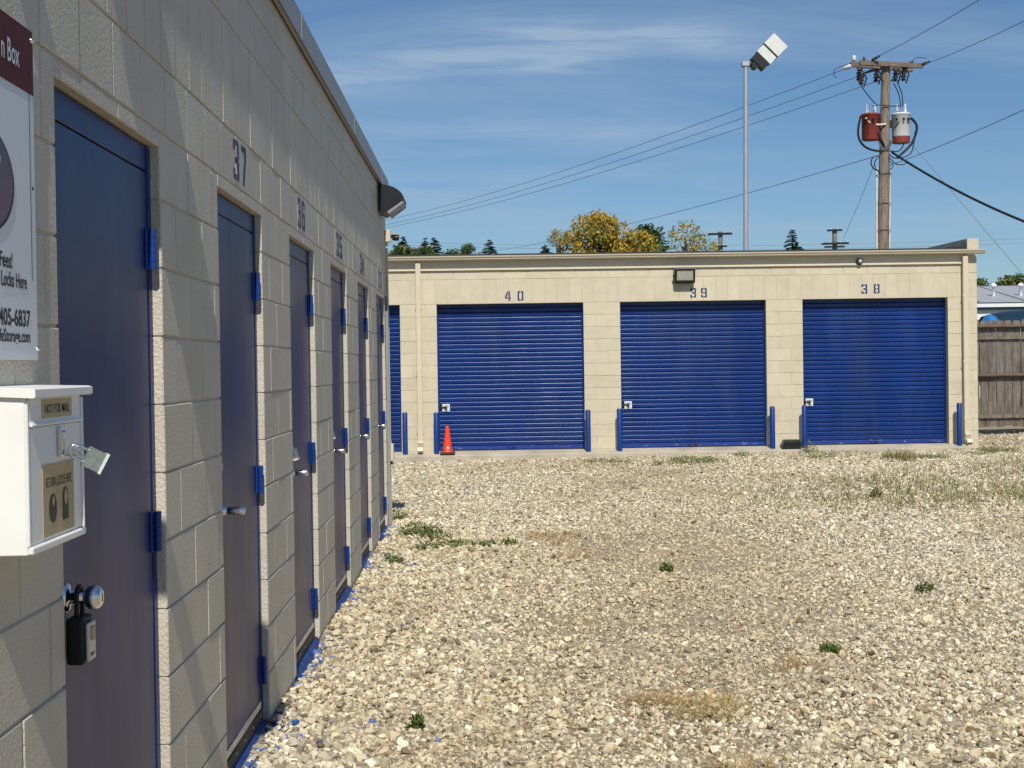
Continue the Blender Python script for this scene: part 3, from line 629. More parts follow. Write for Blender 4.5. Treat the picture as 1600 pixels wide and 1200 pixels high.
# security camera on a conduit at the far corner
def camera_box(yc, zc_, label, reach=.20, w=.10):
    root = thing('security_camera', (WX, yc, zc_ - .08), label, 'camera', 'security cameras')
    MB().cbox(WX + .001, WX + .058, yc - w / 2, yc + w / 2, zc_ - .058, zc_ + .058, .005).build('junction_box', MT['cream_metal'], root)
    MB().tube([(WX + .058, yc, zc_ - .0), (WX + .09, yc, zc_ - .0)], .016, 10).build('mount', MT['dark_metal'], root)
    MB().lathe((WX + .075, yc, zc_ - .014), (1, -.15, -.05), [(0, .020), (.01, .028), (.055, .030), (.062, .026), (.063, .001)], 18).build('housing', MT['dark_metal'], root)
    MB().cbox(WX + .066, WX + .145, yc - .034, yc + .03, zc_ + .014, zc_ + .020, .002).build('sun_shield', MT['cream_metal'], root)
cp = at_X(603.5, 366, WX + .03)
camera_box(13.93, cp.z, 'cream junction box with small dark camera on the far wall corner')
root = thing('security_camera', (WX, 2.41, 3.0), 'long white security camera bracket high on the near wall', 'camera', 'security cameras')
MB().cbox(WX + .001, WX + .04, 2.33, 2.49, 3.02, 3.18, .006).build('junction_box', MT['cream_metal'], root)
MB().cbox(WX + .04, WX + .27, 2.33, 2.47, 3.06, 3.15, .02, seg=2).build('housing', MT['lamp_white'], root)
cond = thing('conduit', (WX, 13.95, 0), 'thin cream conduit running down the far corner of the near wall', 'pipe')
MB().tube([(WX + .018, 13.93, cp.z - .058), (WX + .018, 13.93, .83)], .012, 10).build('pipe', MT['cream_metal'], cond)
MB().tube([(WX + .018, 13.93, .62), (WX + .018, 13.93, -.1)], .012, 10).build('pipe', MT['cream_metal'], cond)
MB().cbox(WX + .001, WX + .055, 13.885, 13.975, .63, .80, .004).build('outlet_box', MT['cream_metal'], cond)
MB().tube([(WX + .018, 13.93, .80), (WX + .018, 13.93, .83)], .016, 10).build('fitting', MT['cream_metal'], cond)
MB().tube([(WX + .03, 13.93, .60), (WX + .03, 13.93, .63)], .014, 10).build('fitting', MT['black_rubber'], cond)
mb = MB().cbox(WX + .001, WX + .03, 13.78, 13.84, .0, 2.24, .005)
tag(mb.build('cable_duct', MT['grey_metal']), 'narrow grey metal strip running down the far end of the near wall', 'pipe')

# sign
SY1, SZ1, SZ0 = 3.034, 2.262, 1.568; SY0 = SY1 - .50; SXf = WX + .008
sign = thing('sign', (WX, (SY0 + SY1) / 2, SZ0), 'white and maroon storage sign on the wall above the white drop box', 'sign')
panel = MB().box(WX + .004, SXf, SY0, SY1, SZ0, SZ1).build('panel', MT['sign_white'], sign)
ZH = 2.127
MB().box(SXf + .0003, SXf + .0011, SY0 + .0005, SY1 - .0005, ZH, SZ1 - .0005).build('header_band', MT['sign_maroon'], panel)
bl = MB(); yb = SY1 - .030
bl.box(SXf + .0003, SXf + .0009, yb, yb + .0014, 1.735, ZH); bl.box(SXf + .0014, SXf + .0018, yb, yb + .0014, ZH, 2.180); bl.box(SXf + .0014, SXf + .0018, yb - .022, yb, 2.1786, 2.180)
bl.build('border_line', MT['ink'], panel)
def sign_text(t, px0, px1, ybase, h, m=MT['ink'], bold=.02, lift=.0012):
    a = at_X(px0, ybase, SXf); b_ = at_X(px1, ybase, SXf)
    print_on('lettering', text_polys(t, h, b_.y - a.y, bold), 'x', (SXf, a.y, a.z + 0), m, panel, lift)
def zx(x, y): return at_X(x, y, SXf)
sign_text('n Box', 0.5, 28.5, 88, .048, MT['sign_white'], .012, .0022)
sign_text('Fees!', -1, 19, 416, .032, bold=.02)
sign_text('Locks Here', 1.5, 41.5, 446, .030, bold=.02)
sign_text('405-6837', -2, 47, 508, .036, bold=.02)
sign_text('feStorage.com', -1, 47, 540, .034, bold=.02)
def ell(cy_, cz_, ry, rz, n=40, pw=1.0): return [(SXf + .0013, cy_ + ry * math.cos(2 * math.pi * k / n), cz_ + rz * (math.sin(2 * math.pi * k / n))) for k in range(n)]
ec = zx(-24, 275); er = zx(21, 275).y - ec.y; ez = (zx(0, 190).z - zx(0, 356).z) / 2
mb = MB().add(ell(ec.y, ec.z, er, ez), [tuple(range(40))]); o = mb.build('lock_picture', MT['ink'], panel, recalc=False)
mb = MB().add([(p[0] + .0007, p[1], p[2]) for p in ell(ec.y, ec.z + .002, er * .93, ez * .94)], [tuple(range(40))]); mb.build('lock_face', MT['sign_red'], o, recalc=False)
mb = MB().add([(p[0] + .0014, p[1], p[2]) for p in ell(ec.y, ec.z + .045, er * .50, ez * .30)], [tuple(range(40))]); mb.build('lock_opening', MT['sign_white'], o, recalc=False)
for zz, yy in ((SZ1 - .020, SY1 - .010), (SZ0 + .024, SY1 - .008), (SZ1 - .02, SY0 + .01), (SZ0 + .024, SY0 + .01)):
    MB().lathe((SXf + .0012, yy, zz), (1, 0, 0), [(0, .006), (.003, .0055), (.006, .003), (.0065, .001)], 14).build('screw', MT['chrome'], panel)
MB().lathe((SXf + .0002, SY1 - .014, 1.93), (1, 0, 0), [(0, .004), (.0008, .004), (.0009, .001)], 12).build('hole', MT['ink'], panel)

# white drop box for returned locks
BY0, BY1, BZ0, BZ1 = 2.650, 3.005, 1.200, 1.500; BX1 = WX + .108
box = thing('drop_box', (WX, (BY0 + BY1) / 2, BZ0), 'white metal lock return drop box on the wall beside the nearest door', 'drop box')
MB().cbox(WX + .002, BX1 - .006, BY0, BY1, BZ0, BZ1 - .001, .0025).build('body', MT['white_box'], box)
mb = MB().prism([(WX + .0, BZ1 + .016), (WX + .0, BZ1), (BX1 + .012, BZ1 - .006), (BX1 + .016, BZ1 - .004), (BX1 + .016, BZ1 + .010), (BX1 + .008, BZ1 + .013)], 'y', BY0 - .008, BY1 + .022)
mb.build('lid', MT['white_box'], box)
BF = BX1 - .006
flap = MB().cbox(BF + .0005, BF + .004, BY0 + .012, BY1 - .012, BZ1 - .058, BZ1 - .005, .001).build('mail_flap', MT['white_box'], box)
MB().prism([(BF + .004, BZ1 - .050), (BF + .010, BZ1 - .057), (BF + .009, BZ1 - .060), (BF + .0035, BZ1 - .0585)], 'y', BY0 + .012, BY1 - .012).build('flap_lip', MT['white_box'], flap)
front = MB().cbox(BF + .0003, BF + .003, BY0 + .010, BY1 - .010, BZ0 + .018, BZ1 - .0625, .001).build('front_panel', MT['white_box'], box)
mb = MB().cbox(BF, BF + .010, BY0 + .001, BY1 - .001, BZ0 + .001, BZ0 + .016, .003); mb.cbox(BF, BF + .008, BY1 - .0095, BY1 - .001, BZ0 + .016, BZ1 - .01, .002); mb.cbox(BF, BF + .004, BY0 + .001, BY0 + .0095, BZ0 + .016, BZ1 - .01, .002)
mb.build('front_rim', MT['white_box'], box)
tx = BF + .0045
t1 = MB().box(tx - .0004, tx + .0006, BY0 + .085, BY1 - .075, BZ1 - .047, BZ1 - .010).build('paper_label', MT['tag'], flap)
print_on('lettering', text_polys('NOT FOR MAIL', .018, .160, .004), 'x', (tx + .0006, BY0 + .103, BZ1 - .038), MT['ink'], flap, .0008)
tx = BF + .0035
t2 = MB().box(tx - .0004, tx + .0006, BY0 + .085, BY1 - .066, BZ0 + .024, BZ0 + .164).build('paper_label', MT['tag'], front)
print_on('lettering', text_polys('RETURN LOCKS HERE', .019, .168, .004), 'x', (tx + .0006, BY0 + .103, BZ0 + .118), MT['ink'], front, .0008)
def icon(pts, m, lift): MB().add([(tx + lift, p[0], p[1]) for p in pts], [tuple(range(len(pts)))]).build('lock_icon', m, front, recalc=False)
def el(cy_, cz_, a, b_, n=28): return [(cy_ + a * math.cos(2 * math.pi * k / n), cz_ + b_ * math.sin(2 * math.pi * k / n)) for k in range(n)]
icon(el(BY0 + .145, BZ0 + .076, .0245, .029), MT['ink'], .0014); icon(el(BY0 + .145, BZ0 + .090, .0065, .009), MT['tag'], .0021)
yk = BY0 + .228
icon([(yk - .019, BZ0 + .046), (yk + .019, BZ0 + .046), (yk + .019, BZ0 + .088)] + [(yk + .019 * math.cos(t), BZ0 + .090 + .022 * math.sin(t)) for t in np.linspace(0, math.pi, 12)] + [(yk - .019, BZ0 + .088)], MT['ink'], .0014)
icon([(yk + .011 * math.cos(t), BZ0 + .089 + (.018 if math.sin(t) > 0 else .014) * math.sin(t)) for t in np.linspace(0, 2 * math.pi, 20)[:-1]], MT['tag'], .0021)
hy, hz = BY0 + .192, BZ0 + .197
mb = MB().cbox(BF + .003, BF + .014, hy - .011, hy + .011, hz - .024, hz + .036, .005, seg=2)
mb.cbox(BF + .014, BF + .046, hy - .0045, hy + .0045, hz - .022, hz - .008, .003, seg=2); mb.lathe((BF + .008, hy, hz + .022), (1, 0, 0), [(0, .009), (.009, .0085), (.010, .001)], 14)
mb.build('hasp', MT['chrome'], box)
# padlock through the hasp
def padlock(c, ax, up_, label, s=1.0, group='padlocks'):
    c = Vector(c); up_ = Vector(up_).normalized(); ax = (Vector(ax) - up_ * Vector(ax).dot(up_)).normalized(); dn = up_.cross(ax)
    root = thing('padlock', c, label, 'padlock', group)
    mb = MB()
    for k in range(7): mb.obox(c - up_ * (.040 - k * .0052) * s, ax * (.0215 if k % 2 else .0222) * s, dn * (.0135 if k % 2 else .014) * s, up_ * .0025 * s)
    b = mb.build('lock_body', MT['steel'], root)
    MB().obox(c - up_ * .0455 * s, ax * .0235 * s, dn * .015 * s, up_ * .003 * s).build('bumper', MT['lamp_white'], b)
    pts = [c - up_ * .01 * s - ax * .0135 * s, c + up_ * .012 * s - ax * .0135 * s] + [c + (up_ * (.016 + .0135 * math.sin(t)) - ax * .0135 * math.cos(t)) * s for t in np.linspace(.15, math.pi - .15, 9)] + [c + up_ * .012 * s + ax * .0135 * s, c - up_ * .01 * s + ax * .0135 * s]
    MB().tube(pts, .0037 * s, 10).build('shackle', MT['chrome'], root)
hp = Vector((BF + .036, hy, hz - .012))
padlock(hp + Vector((.81, .36, -.47)) * .017, (.45, .2, .85), (-.81, -.36, .47), 'laminated steel padlock hanging from the white drop box hasp', .94)
a36 = DOORS[2][0]
padlock((WX - .044 + .030, a36 + .066, 1.150), (0, 1, .15), (-.22, 0, 1), 'steel padlock with open shackle gap on the blue door under number 36', 1.35)
a35 = DOORS[3][0]
padlock((WX - .044 + .024, a35 + .066, 1.150), (0, 1, -.1), (-.2, 0, 1), 'tiny padlock farther along the wall, on the third lever-handled door', 1.1)
# key safe hanging on the ball knob of the nearest door
kx, ky, kz = WX - .031 + .030, DOORS[0][0] + .115, 1.015
ks = thing('key_lock_box', (kx, ky, kz - .14), 'black key lock box with grey face hanging from the round door knob', 'lock box')
mb = MB().cbox(kx - .020, kx + .022, ky - .040, ky + .040, kz - .152, kz - .042, .010, seg=3); mb.build('body', MT['black_rubber'], ks)
fc = MB().cbox(kx + .0222, kx + .031, ky - .031, ky + .031, kz - .146, kz - .056, .005, seg=2).build('face_plate', MT['galv'], ks)
MB().cbox(kx + .0312, kx + .0335, ky - .012, ky + .012, kz - .098, kz - .066, .003).build('dial_window', MT['tag'], fc)
print_on('lettering', text_polys('Master', .011, .034, .02), 'x', (kx + .0312, ky - .017, kz - .135), MT['ink'], fc, .0006)
MB().tube([(kx + .002, ky - .0225, kz - .046), (kx + .002, ky - .0225, kz + .004)] + [(kx + .002, ky - .0225 * math.cos(t), kz + .004 + .0225 * math.sin(t)) for t in np.linspace(.3, math.pi - .3, 8)] + [(kx + .002, ky + .0225, kz + .004), (kx + .002, ky + .0225, kz - .046)], .0055, 10).build('shackle', MT['black_rubber'], ks)

# ------------------------------------------------------------------ wooden fence at right
fr_y = 26.6; fg = .16
fence = thing('wooden_fence', (11, fr_y, fg), 'weathered grey board fence with pipe rails right of the storage building', 'fence')
x = 8.36; hh = 2.02
while x < 15.5:
    w = random.uniform(.135, .155); dz = random.uniform(-.03, .03); z0 = fg + .11 + random.uniform(-.02, .02); z1 = fg + .11 + hh + dz; dy = random.uniform(-.006, .006); c = .03
    mb = MB().add([(x, fr_y + dy, z0), (x + w, fr_y + dy, z0), (x + w, fr_y + dy, z1 - c), (x + w - c, fr_y + dy, z1), (x + c, fr_y + dy, z1), (x, fr_y + dy, z1 - c)] + [(a_, fr_y + dy + .02, b_) for a_, b_ in ((x, z0), (x + w, z0), (x + w, z1 - c), (x + w - c, z1), (x + c, z1), (x, z1 - c))],
                  [(0, 1, 2, 3, 4, 5), (11, 10, 9, 8, 7, 6)] + [(i, (i + 1) % 6, 6 + (i + 1) % 6, 6 + i) for i in range(6)])
    mb.build('board', MT['fence_wood'], fence); x += w + random.uniform(.010, .022)
for zz, r in ((2.155, .030), (1.235, .034)): MB().tube([(8.36, fr_y - .055, zz), (15.5, fr_y - .055, zz)], r, 12).build('rail', MT['fence_rail'], fence)
for zz in (2.155, 1.235): MB().tube([(8.30, fr_y - .055, zz), (8.42, fr_y - .055, zz)], .040, 12).build('rail_end', MT['white_pipe'], fence)
MB().box(8.40, 15.5, fr_y - .045, fr_y - .007, .43, .50).build('rail', MT['fence_wood'], fence)
MB().box(8.95, 15.5, fr_y - .045, fr_y - .007, 1.915, 1.965).build('rail', MT['fence_wood'], fence)
mb = MB(); pz0, pz1 = .38, 2.12; step = .085                     # chain link mesh on the rails
for k in range(-26, 88):
    for s_ in (-1, 1):
        xa = 8.36 + k * step; pts = []
        za, zb = (pz0, pz1); xb = xa + s_ * (pz1 - pz0)
        x0, z0, x1, z1 = xa, za, xb, zb
        def clip(xc):
            global x0, z0, x1, z1
        lo, hi = 8.36, 15.4
        t0, t1 = 0., 1.
        dx_ = x1 - x0
        for bound, sg in ((lo, 1), (hi, -1)):
            f0 = (x0 - bound) * sg; f1 = (x1 - bound) * sg
            if f0 < 0 and f1 < 0: t0, t1 = 1, 0
            elif f0 < 0: t0 = max(t0, f0 / (f0 - f1))
            elif f1 < 0: t1 = min(t1, f0 / (f0 - f1))
        if t1 - t0 < .02: continue
        A = (x0 + dx_ * t0, fr_y - .020 + s_ * .002, z0 + (z1 - z0) * t0); B = (x0 + dx_ * t1, fr_y - .020 + s_ * .002, z0 + (z1 - z0) * t1)
        mb.tube([A, B], .0013, 4, cap=False, smooth=False)
tag(mb.build('chain_link', MT['wire'], fence, recalc=False), 'thin chain link mesh over the boards', kind='stuff')
MB().tube([(8.30, fr_y - .06, .10), (8.27, fr_y - .06, 2.30)], .018, 10).build('gate_post', MT['white_pipe'], fence)
for zz in (.45, .85, 1.6): MB().tube([(8.26, fr_y - .062, zz), (8.40, fr_y - .062, zz)], .012, 8).build('bracket', MT['white_pipe'], fence)

# ------------------------------------------------------------------ background right: low building, covered load, house
def P(x, y, Y): return at_Y(x, y, Y)
e = P(1560, 473, 62); zt = e.z
shed = thing('metal_building', (36, 66, 0), 'long low white building with grey metal roof behind the fence', 'building')
MB().box(19, 60, 62, 74, -.16, zt - .30).build('wall', MT['far_wall'], shed)
MB().box(18.8, 60.2, 61.85, 62.0, zt - .30, zt - .20).build('trim', MT['teal'], shed)
MB().box(18.7, 60.3, 61.75, 62.0, zt - .195, zt + .01).build('gutter', MT['far_wall'], shed)
rf = MB().add([(18.6, 61.7, zt + .012), (60.4, 61.7, zt + .012), (60.4, 68, zt + 1.05), (18.6, 68, zt + 1.05), (60.4, 74.3, zt + .012), (18.6, 74.3, zt + .012)], [(0, 1, 2, 3), (3, 2, 4, 5), (0, 3, 5), (1, 4, 2), (0, 5, 4, 1)]).build('roof', MT['far_roof'], shed)
for px in (1552.5, 1595):
    q = P(px, 463, 64); MB().lathe((q.x, 64, zt + .35), (0, 0, 1), [(0, .07), (.45, .07), (.46, .15), (.55, .13), (.62, .02)], 12).build('roof_vent', MT['far_wall'], rf)
for q in range(20):
    MB().obox((19.6 + q * 2.1, 64.85, zt + .555), (.03, 0, 0), (0, 3.1, .505), (0, -.006, .02)).build('roof_seam', MT['far_roof'], rf)
hr = P(1565, 448, 85)
house = thing('house', (hr.x, 90, 0), 'grey gabled house roof far behind the white metal building', 'house')
MB().box(29, 47, 85.3, 95, -.16, hr.z - .9).build('wall', MT['cream_metal'], house)
MB().add([(28.5, 84.8, hr.z - 1.0), (38.8, 84.8, hr.z - 1.0), (38.8, 95.5, hr.z - 1.0), (28.5, 95.5, hr.z - 1.0), (30.6, 90, hr.z + .25), (38.8, 90, hr.z + .25)], [(0, 1, 5, 4), (2, 3, 4, 5), (0, 4, 3), (1, 2, 5), (0, 3, 2, 1)]).build('roof', MT['shingle'], house)
MB().add([(38.9, 84.6, hr.z - 1.0), (47.5, 84.6, hr.z - 1.0), (47.5, 95.5, hr.z - 1.0), (38.9, 95.5, hr.z - 1.0), (38.9, 90, hr.z + .35), (46, 90, hr.z + .35)], [(0, 1, 5, 4), (2, 3, 4, 5), (0, 4, 3), (1, 2, 5), (0, 3, 2, 1)]).build('roof', MT['cream_metal'], house)
# covered load above the fence
ct = P(1585, 489, 33); cl = P(1531, 500, 33)
load = thing('covered_boat', (ct.x, 33, 0), 'low rounded dark blue covered load with bright blue end above the fence', 'boat')
mb = MB(); n, m_ = 24, 12; xa, xb = cl.x + .10, cl.x + 5.2
def hull(xa, xb, yc, ry, z0, z1, mb, bul=.6):
    vs = []
    for i in range(n + 1):
        t = i / n; x = xa + (xb - xa) * t; s_ = max(math.sin(math.pi * min(max(t, .012), .988)), .02) ** bul
        for k in range(m_ + 1):
            a_ = math.pi * k / m_; vs.append((x, yc - ry * s_ * math.cos(a_), z0 + (z1 - z0) * (s_ ** .6) * math.sin(a_) ** .75 + .02 * math.sin(7 * t + k)))
    mb.add(vs, [(i * (m_ + 1) + k, i * (m_ + 1) + k + 1, (i + 1) * (m_ + 1) + k + 1, (i + 1) * (m_ + 1) + k) for i in range(n) for k in range(m_)], 0, True)
    return mb
zb_ = 1.25
hull(xa, xb, 33, .95, zb_, ct.z + .08, mb, .05).build('cover', MT['tarp_dark'], load, recalc=False)
hull(cl.x - .30, cl.x + .30, 32.3, .45, zb_, P(1545, 492, 32.6).z, MB(), .3).build('blue_end_cover', MT['tarp_blue'], load, recalc=False)
mb = MB()
mb.add([(xa + .3, 32.4, .55), (xb - .9, 32.4, .55), (xb - .2, 33, .6), (xb - .9, 33.6, .55), (xa + .3, 33.6, .55), (xa, 32.1, zb_ + .02), (xb - .4, 32.1, zb_ + .02), (xb, 33, zb_ + .02), (xb - .4, 33.9, zb_ + .02), (xa, 33.9, zb_ + .02)],
       [(0, 1, 6, 5), (1, 2, 7, 6), (2, 3, 8, 7), (3, 4, 9, 8), (4, 0, 5, 9), (4, 3, 2, 1, 0), (5, 6, 7, 8, 9)])
mb.build('hull', MT['black_plastic'], load)
mb = MB().box(xa + .4, xb, 32.85, 33.15, .42, .55)
for s_ in (32.2, 33.8): mb.lathe((xa + 1.6, s_ - .1, .16), (0, 1, 0), [(0, .30), (.2, .30)], 18)
mb.build('trailer', MT['black_rubber'], load)

# ------------------------------------------------------------------ poles and wires
def frustum(mb, a, b, r0, r1, n=14, mi=0): return mb.tube([a, b], [r0, r1], n, mi)
LY = 34.0
lb = P(1162.5, 390, LY); ltp = P(1165.2, 104, LY)
lpole = thing('light_pole', (lb.x, LY, -.1), 'tall slim grey light pole with white floodlight behind the far building', 'light pole')
MB().tube([(lb.x - .01, LY, -.15), (ltp.x, LY, ltp.z)], [.075, .052], 16).build('pole', MT['galv'], lpole)
MB().cbox(ltp.x - .10, ltp.x + .09, LY - .07, LY + .07, ltp.z - .01, ltp.z + .12, .02).build('pole_top', MT['galv'], lpole)
k0 = P(1182, 101.5, LY); k1 = P(1212.5, 70, LY); du = (k1 - k0).normalized(); nn = du.cross(Vector((0, 1, 0))).normalized()
MB().tube([(ltp.x + .06, LY, ltp.z + .05), (k0.x, LY, k0.z)], .05, 10).tube([(k0.x - .05, LY - .12, k0.z - .02), (k0.x - .05, LY + .12, k0.z - .02)], .085, 14).build('arm', MT['dark_metal'], lpole)
hl = (k1 - k0).length; hw = .235
dy_ = Vector((0, 1, 0))
hd = MB(); hd.obox(k0 + du * .10, du * .10, dy_ * .14, nn * (hw * .86)); head = hd.build('ballast_box', MT['dark_metal'], lpole)
MB().obox(k0 + du * (.20 + .115), du * .11, dy_ * .15, nn * (hw * .94)).build('lamp_housing', MT['lamp_white'], lpole)
MB().obox(k0 + du * .445, du * .018, dy_ * .16, nn * hw).build('gasket', MT['dark_metal'], lpole)
MB().obox(k0 + du * (.465 + (hl - .40) / 2 + .03), du * ((hl - .40) / 2 + .03), dy_ * .155, nn * (hw * .97)).build('lamp_visor', MT['lamp_white'], lpole)

UY = 39.0
pb = P(1379.5, 388, UY); pt = P(1384.2, 97, UY)
dirp = (pt - pb).normalized(); base = pb - dirp * ((pb.z + .16) / dirp.z)
up_ = thing('utility_pole', base, 'wooden utility pole with crossarms and two transformers behind the far building', 'utility pole', 'utility poles')
shaft = MB().tube([base, pb, pb.lerp(pt, .5), pt], [.185, .155, .14, .118], 18).build('shaft', MT['pole_wood'], up_)
def pp(x, y, dy=0.0): q = P(x, y, UY + dy); return q
def bar(a, b, h, d, name, m, par, mi=0):
    a, b = Vector(a), Vector(b); dv = (b - a); s_ = dv.normalized(); upq = Vector((0, 0, 1)); upq = (upq - s_ * upq.dot(s_)).normalized(); dd = s_.cross(upq)
    return MB().obox((a + b) / 2, dv / 2, upq * h / 2, dd * d / 2).build(name, m, par)
arm1 = bar(pp(1343, 98, -.19), pp(1442, 103, -.19), .125, .10, 'crossarm', MT['arm_wood'], up_)
arm2 = bar(pp(1329, 100.5, .19), pp(1426, 109, .19), .125, .10, 'crossarm', MT['arm_wood'], up_)
for a_, b_ in (((1362, 106, -.2), (1380, 127, -.12)), ((1410, 110, -.2), (1392, 127, -.12))): bar(pp(*a_), pp(*b_), .05, .012, 'brace', MT['dark_metal'], up_)
def insulator(x, y, dy, r=.06, h=.16, m='porcelain', par=None, axis=(0, 0, 1)):
    q = pp(x, y, dy); MB().lathe(q, axis, [(0, r * .45), (h * .2, r), (h * .35, r * .55), (h * .5, r), (h * .65, r * .5), (h * .85, r * .7), (h, r * .2)], 12).build('insulator', MT[m], par or up_)
insulator(1334.5, 96, .19, .085, .17, 'porcelain', arm2); insulator(1350, 95, -.19, .05, .12, 'porcelain_dark', arm1); insulator(1424, 100, -.19, .06, .10, 'porcelain_dark', arm1)
insulator(1330, 103, .15, .085, .22, 'porcelain', arm2, (-.9, .3, -.25)); insulator(1366, 109, 0, .05, .25, 'porcelain_dark', up_, (-.9, .3, -.25)); insulator(1439, 102, -.19, .05, .28, 'porcelain_dark', arm1, (.75, -.6, .25)); insulator(1362, 94.5, -.19, .05, .30, 'porcelain_dark', arm1, (.6, -.75, .3))
def cutout(x, y, dy):
    q = pp(x, y, dy); mb = MB().lathe(q + Vector((0, 0, -.36)), (.1, 0, 1), [(0, .03), (.03, .075), (.08, .04), (.12, .085), (.17, .04), (.21, .085), (.26, .04), (.30, .07), (.36, .03)], 12)
    mb.tube([q + Vector((.10, 0, -.06)), q + Vector((.16, 0, -.18)), q + Vector((.08, 0, -.42))], .022, 8); mb.tube([q + Vector((-.05, 0, 0)), q + Vector((.14, 0, -.02))], .02, 8)
    mb.build('fuse_cutout', MT['porcelain_dark'], up_)
cutout(1341, 106, .1); cutout(1398, 107, .1); cutout(1345, 112, -.1); cutout(1368, 108, .25); cutout(1411, 106, -.1)
def transformer(px0, px1, py0, py1, dy, m, label, band=None):
    a, b = pp(px0, py0, dy), pp(px1, py1, dy); cx_ = (a.x + b.x) / 2; r = (b.x - a.x) / 2; z1, z0 = a.z, b.z
    mb = MB(); prof = [(0, r * .95), (.03, r), (z1 - z0 - .04, r), (z1 - z0 - .03, r * 1.05), (z1 - z0, r * 1.05), (z1 - z0 + .02, r * .9), (z1 - z0 + .03, .02)]
    if band: mb.lathe((cx_, UY + dy, z0 - .17), (0, 0, 1), [(0, r * .93), (.17, r * .97)], 24, 1)
    mb.lathe((cx_, UY + dy, z0), (0, 0, 1), prof, 24, 0); t = mb.build('transformer', [m, MT['rust_red']], up_); t['label'] = label
    for o_ in (-.45, .42): MB().lathe((cx_ + r * o_, UY + dy - .05, z1 + .03), (0, 0, 1), [(0, .05), (.04, .055), (.06, .03), (.09, .048), (.11, .028), (.14, .042), (.17, .025), (.21, .032), (.24, .012)], 12).build('bushing', MT['porcelain'], t)
    for o_ in (-.7, 0, .6): MB().lathe((cx_ + r * o_, UY + dy - r * math.sqrt(max(0, 1 - o_ * o_)) + .01, z1 - .16), (0, -1, -.3), [(0, .03), (.10, .026), (.12, .01)], 8).build('terminal', MT['dark_metal'], t)
    MB().obox((cx_ + (.5 * r if px0 < 1380 else -.5 * r), UY + dy + .05, (z0 + z1) / 2 + .05), (r * .75, 0, 0), (0, .05, 0), (0, 0, .10)).build('mounting_bracket', MT['dark_metal'], t)
transformer(1346.5, 1375, 179, 219, .05, MT['rust_red'], 'rust red transformer tank')
transformer(1393.5, 1422, 178.5, 214, .05, MT['tank_white'], 'pale grey transformer tank with red lower band', True)
mb = MB().add([pp(1371, 219, -.1), pp(1397, 219, -.1), pp(1388, 235, -.16), pp(1377, 235, -.16), pp(1371, 219, .12), pp(1397, 219, .12), pp(1388, 235, .16), pp(1377, 235, .16)], [(0, 1, 2, 3), (7, 6, 5, 4), (0, 4, 5, 1), (1, 5, 6, 2), (2, 6, 7, 3), (3, 7, 4, 0)])
mb.build('transformer_bracket', MT['dark_metal'], up_)
for xo in (-.165, .165): MB().tube([(base.x + xo * 1.1, UY - .03, -.1), pb + Vector((xo * 1.05, -.03, 0)), pp(1380 + xo * 62, 262, -.03)], .030, 8).build('riser_pipe', MT['white_pipe'], up_)
for zz in (272, 318, 360): 
    q = pp(1381.5 - (zz - 250) * .012, zz); MB().tube([q + Vector((-.205, -.02, 0)), q + Vector((-.15, -.13, 0)), q + Vector((0, -.165, 0)), q + Vector((.15, -.13, 0)), q + Vector((.205, -.02, 0))], .008, 6).build('clamp', MT['dark_metal'], up_)
for ptsx, r, nm in (([(1345, 181), (1341, 200), (1342, 216), (1350, 228), (1362, 234), (1374, 236)], .032, 'cable'), ([(1423, 184), (1431, 193), (1432, 205), (1424, 225), (1408, 241), (1402, 247)], .036, 'cable'),
                    ([(1352, 184), (1358, 191), (1366, 194), (1374, 195), (1384, 194)], .03, 'white_cable'), ([(1352, 186), (1366, 200), (1375, 214), (1382, 228)], .022, 'cable'), ([(1412, 182), (1402, 194), (1394, 202)], .02, 'cable'), ([(1418, 184), (1416, 198), (1415, 212)], .02, 'cable'),
                    ([(1341, 127), (1354, 146), (1370, 165)], .014, 'cable'), ([(1396, 130), (1404, 146), (1408, 168)], .014, 'cable'), ([(1402, 128), (1409, 146), (1411, 166)], .014, 'cable'), ([(1362, 166), (1374, 164), (1395, 166), (1408, 165)], .014, 'cable'),
                    ([(1376, 243), (1364, 246), (1361, 256), (1366, 264), (1375, 268)], .018, 'cable'), ([(1374, 245), (1367, 252), (1368, 262), (1376, 272)], .014, 'cable'), ([(1389, 241), (1398, 247), (1414, 245), (1424, 238), (1428, 222), (1430, 205)], .016, 'cable'), ([(1389, 246), (1400, 256), (1412, 257), (1420, 252)], .014, 'cable'), ([(1390, 236), (1404, 236), (1411, 228), (1412, 222)], .018, 'cable'), ([(1390, 252), (1396, 259), (1388, 268)], .012, 'cable'),
                    ([(1331, 98), (1322, 101), (1305, 108), (1303, 118), (1307, 121)], .010, 'cable'), ([(1424, 98), (1430, 91), (1438, 90), (1448, 91)], .010, 'cable')):
    ctl = [pp(x, y, -.16) for x, y in ptsx]; dense = []
    for i in range(len(ctl) - 1):
        p_0 = ctl[max(i - 1, 0)]; p_1 = ctl[i]; p_2 = ctl[i + 1]; p_3 = ctl[min(i + 2, len(ctl) - 1)]
        for t in (0, .33, .66): dense.append(.5 * ((2 * p_1) + (p_2 - p_0) * t + (2 * p_0 - 5 * p_1 + 4 * p_2 - p_3) * t * t + (3 * p_1 - p_0 - 3 * p_2 + p_3) * t ** 3))
    dense.append(ctl[-1]); MB().tube(dense, r, 6).build('cable', MT['white_pipe'] if nm == 'white_cable' else MT['cable'], up_)
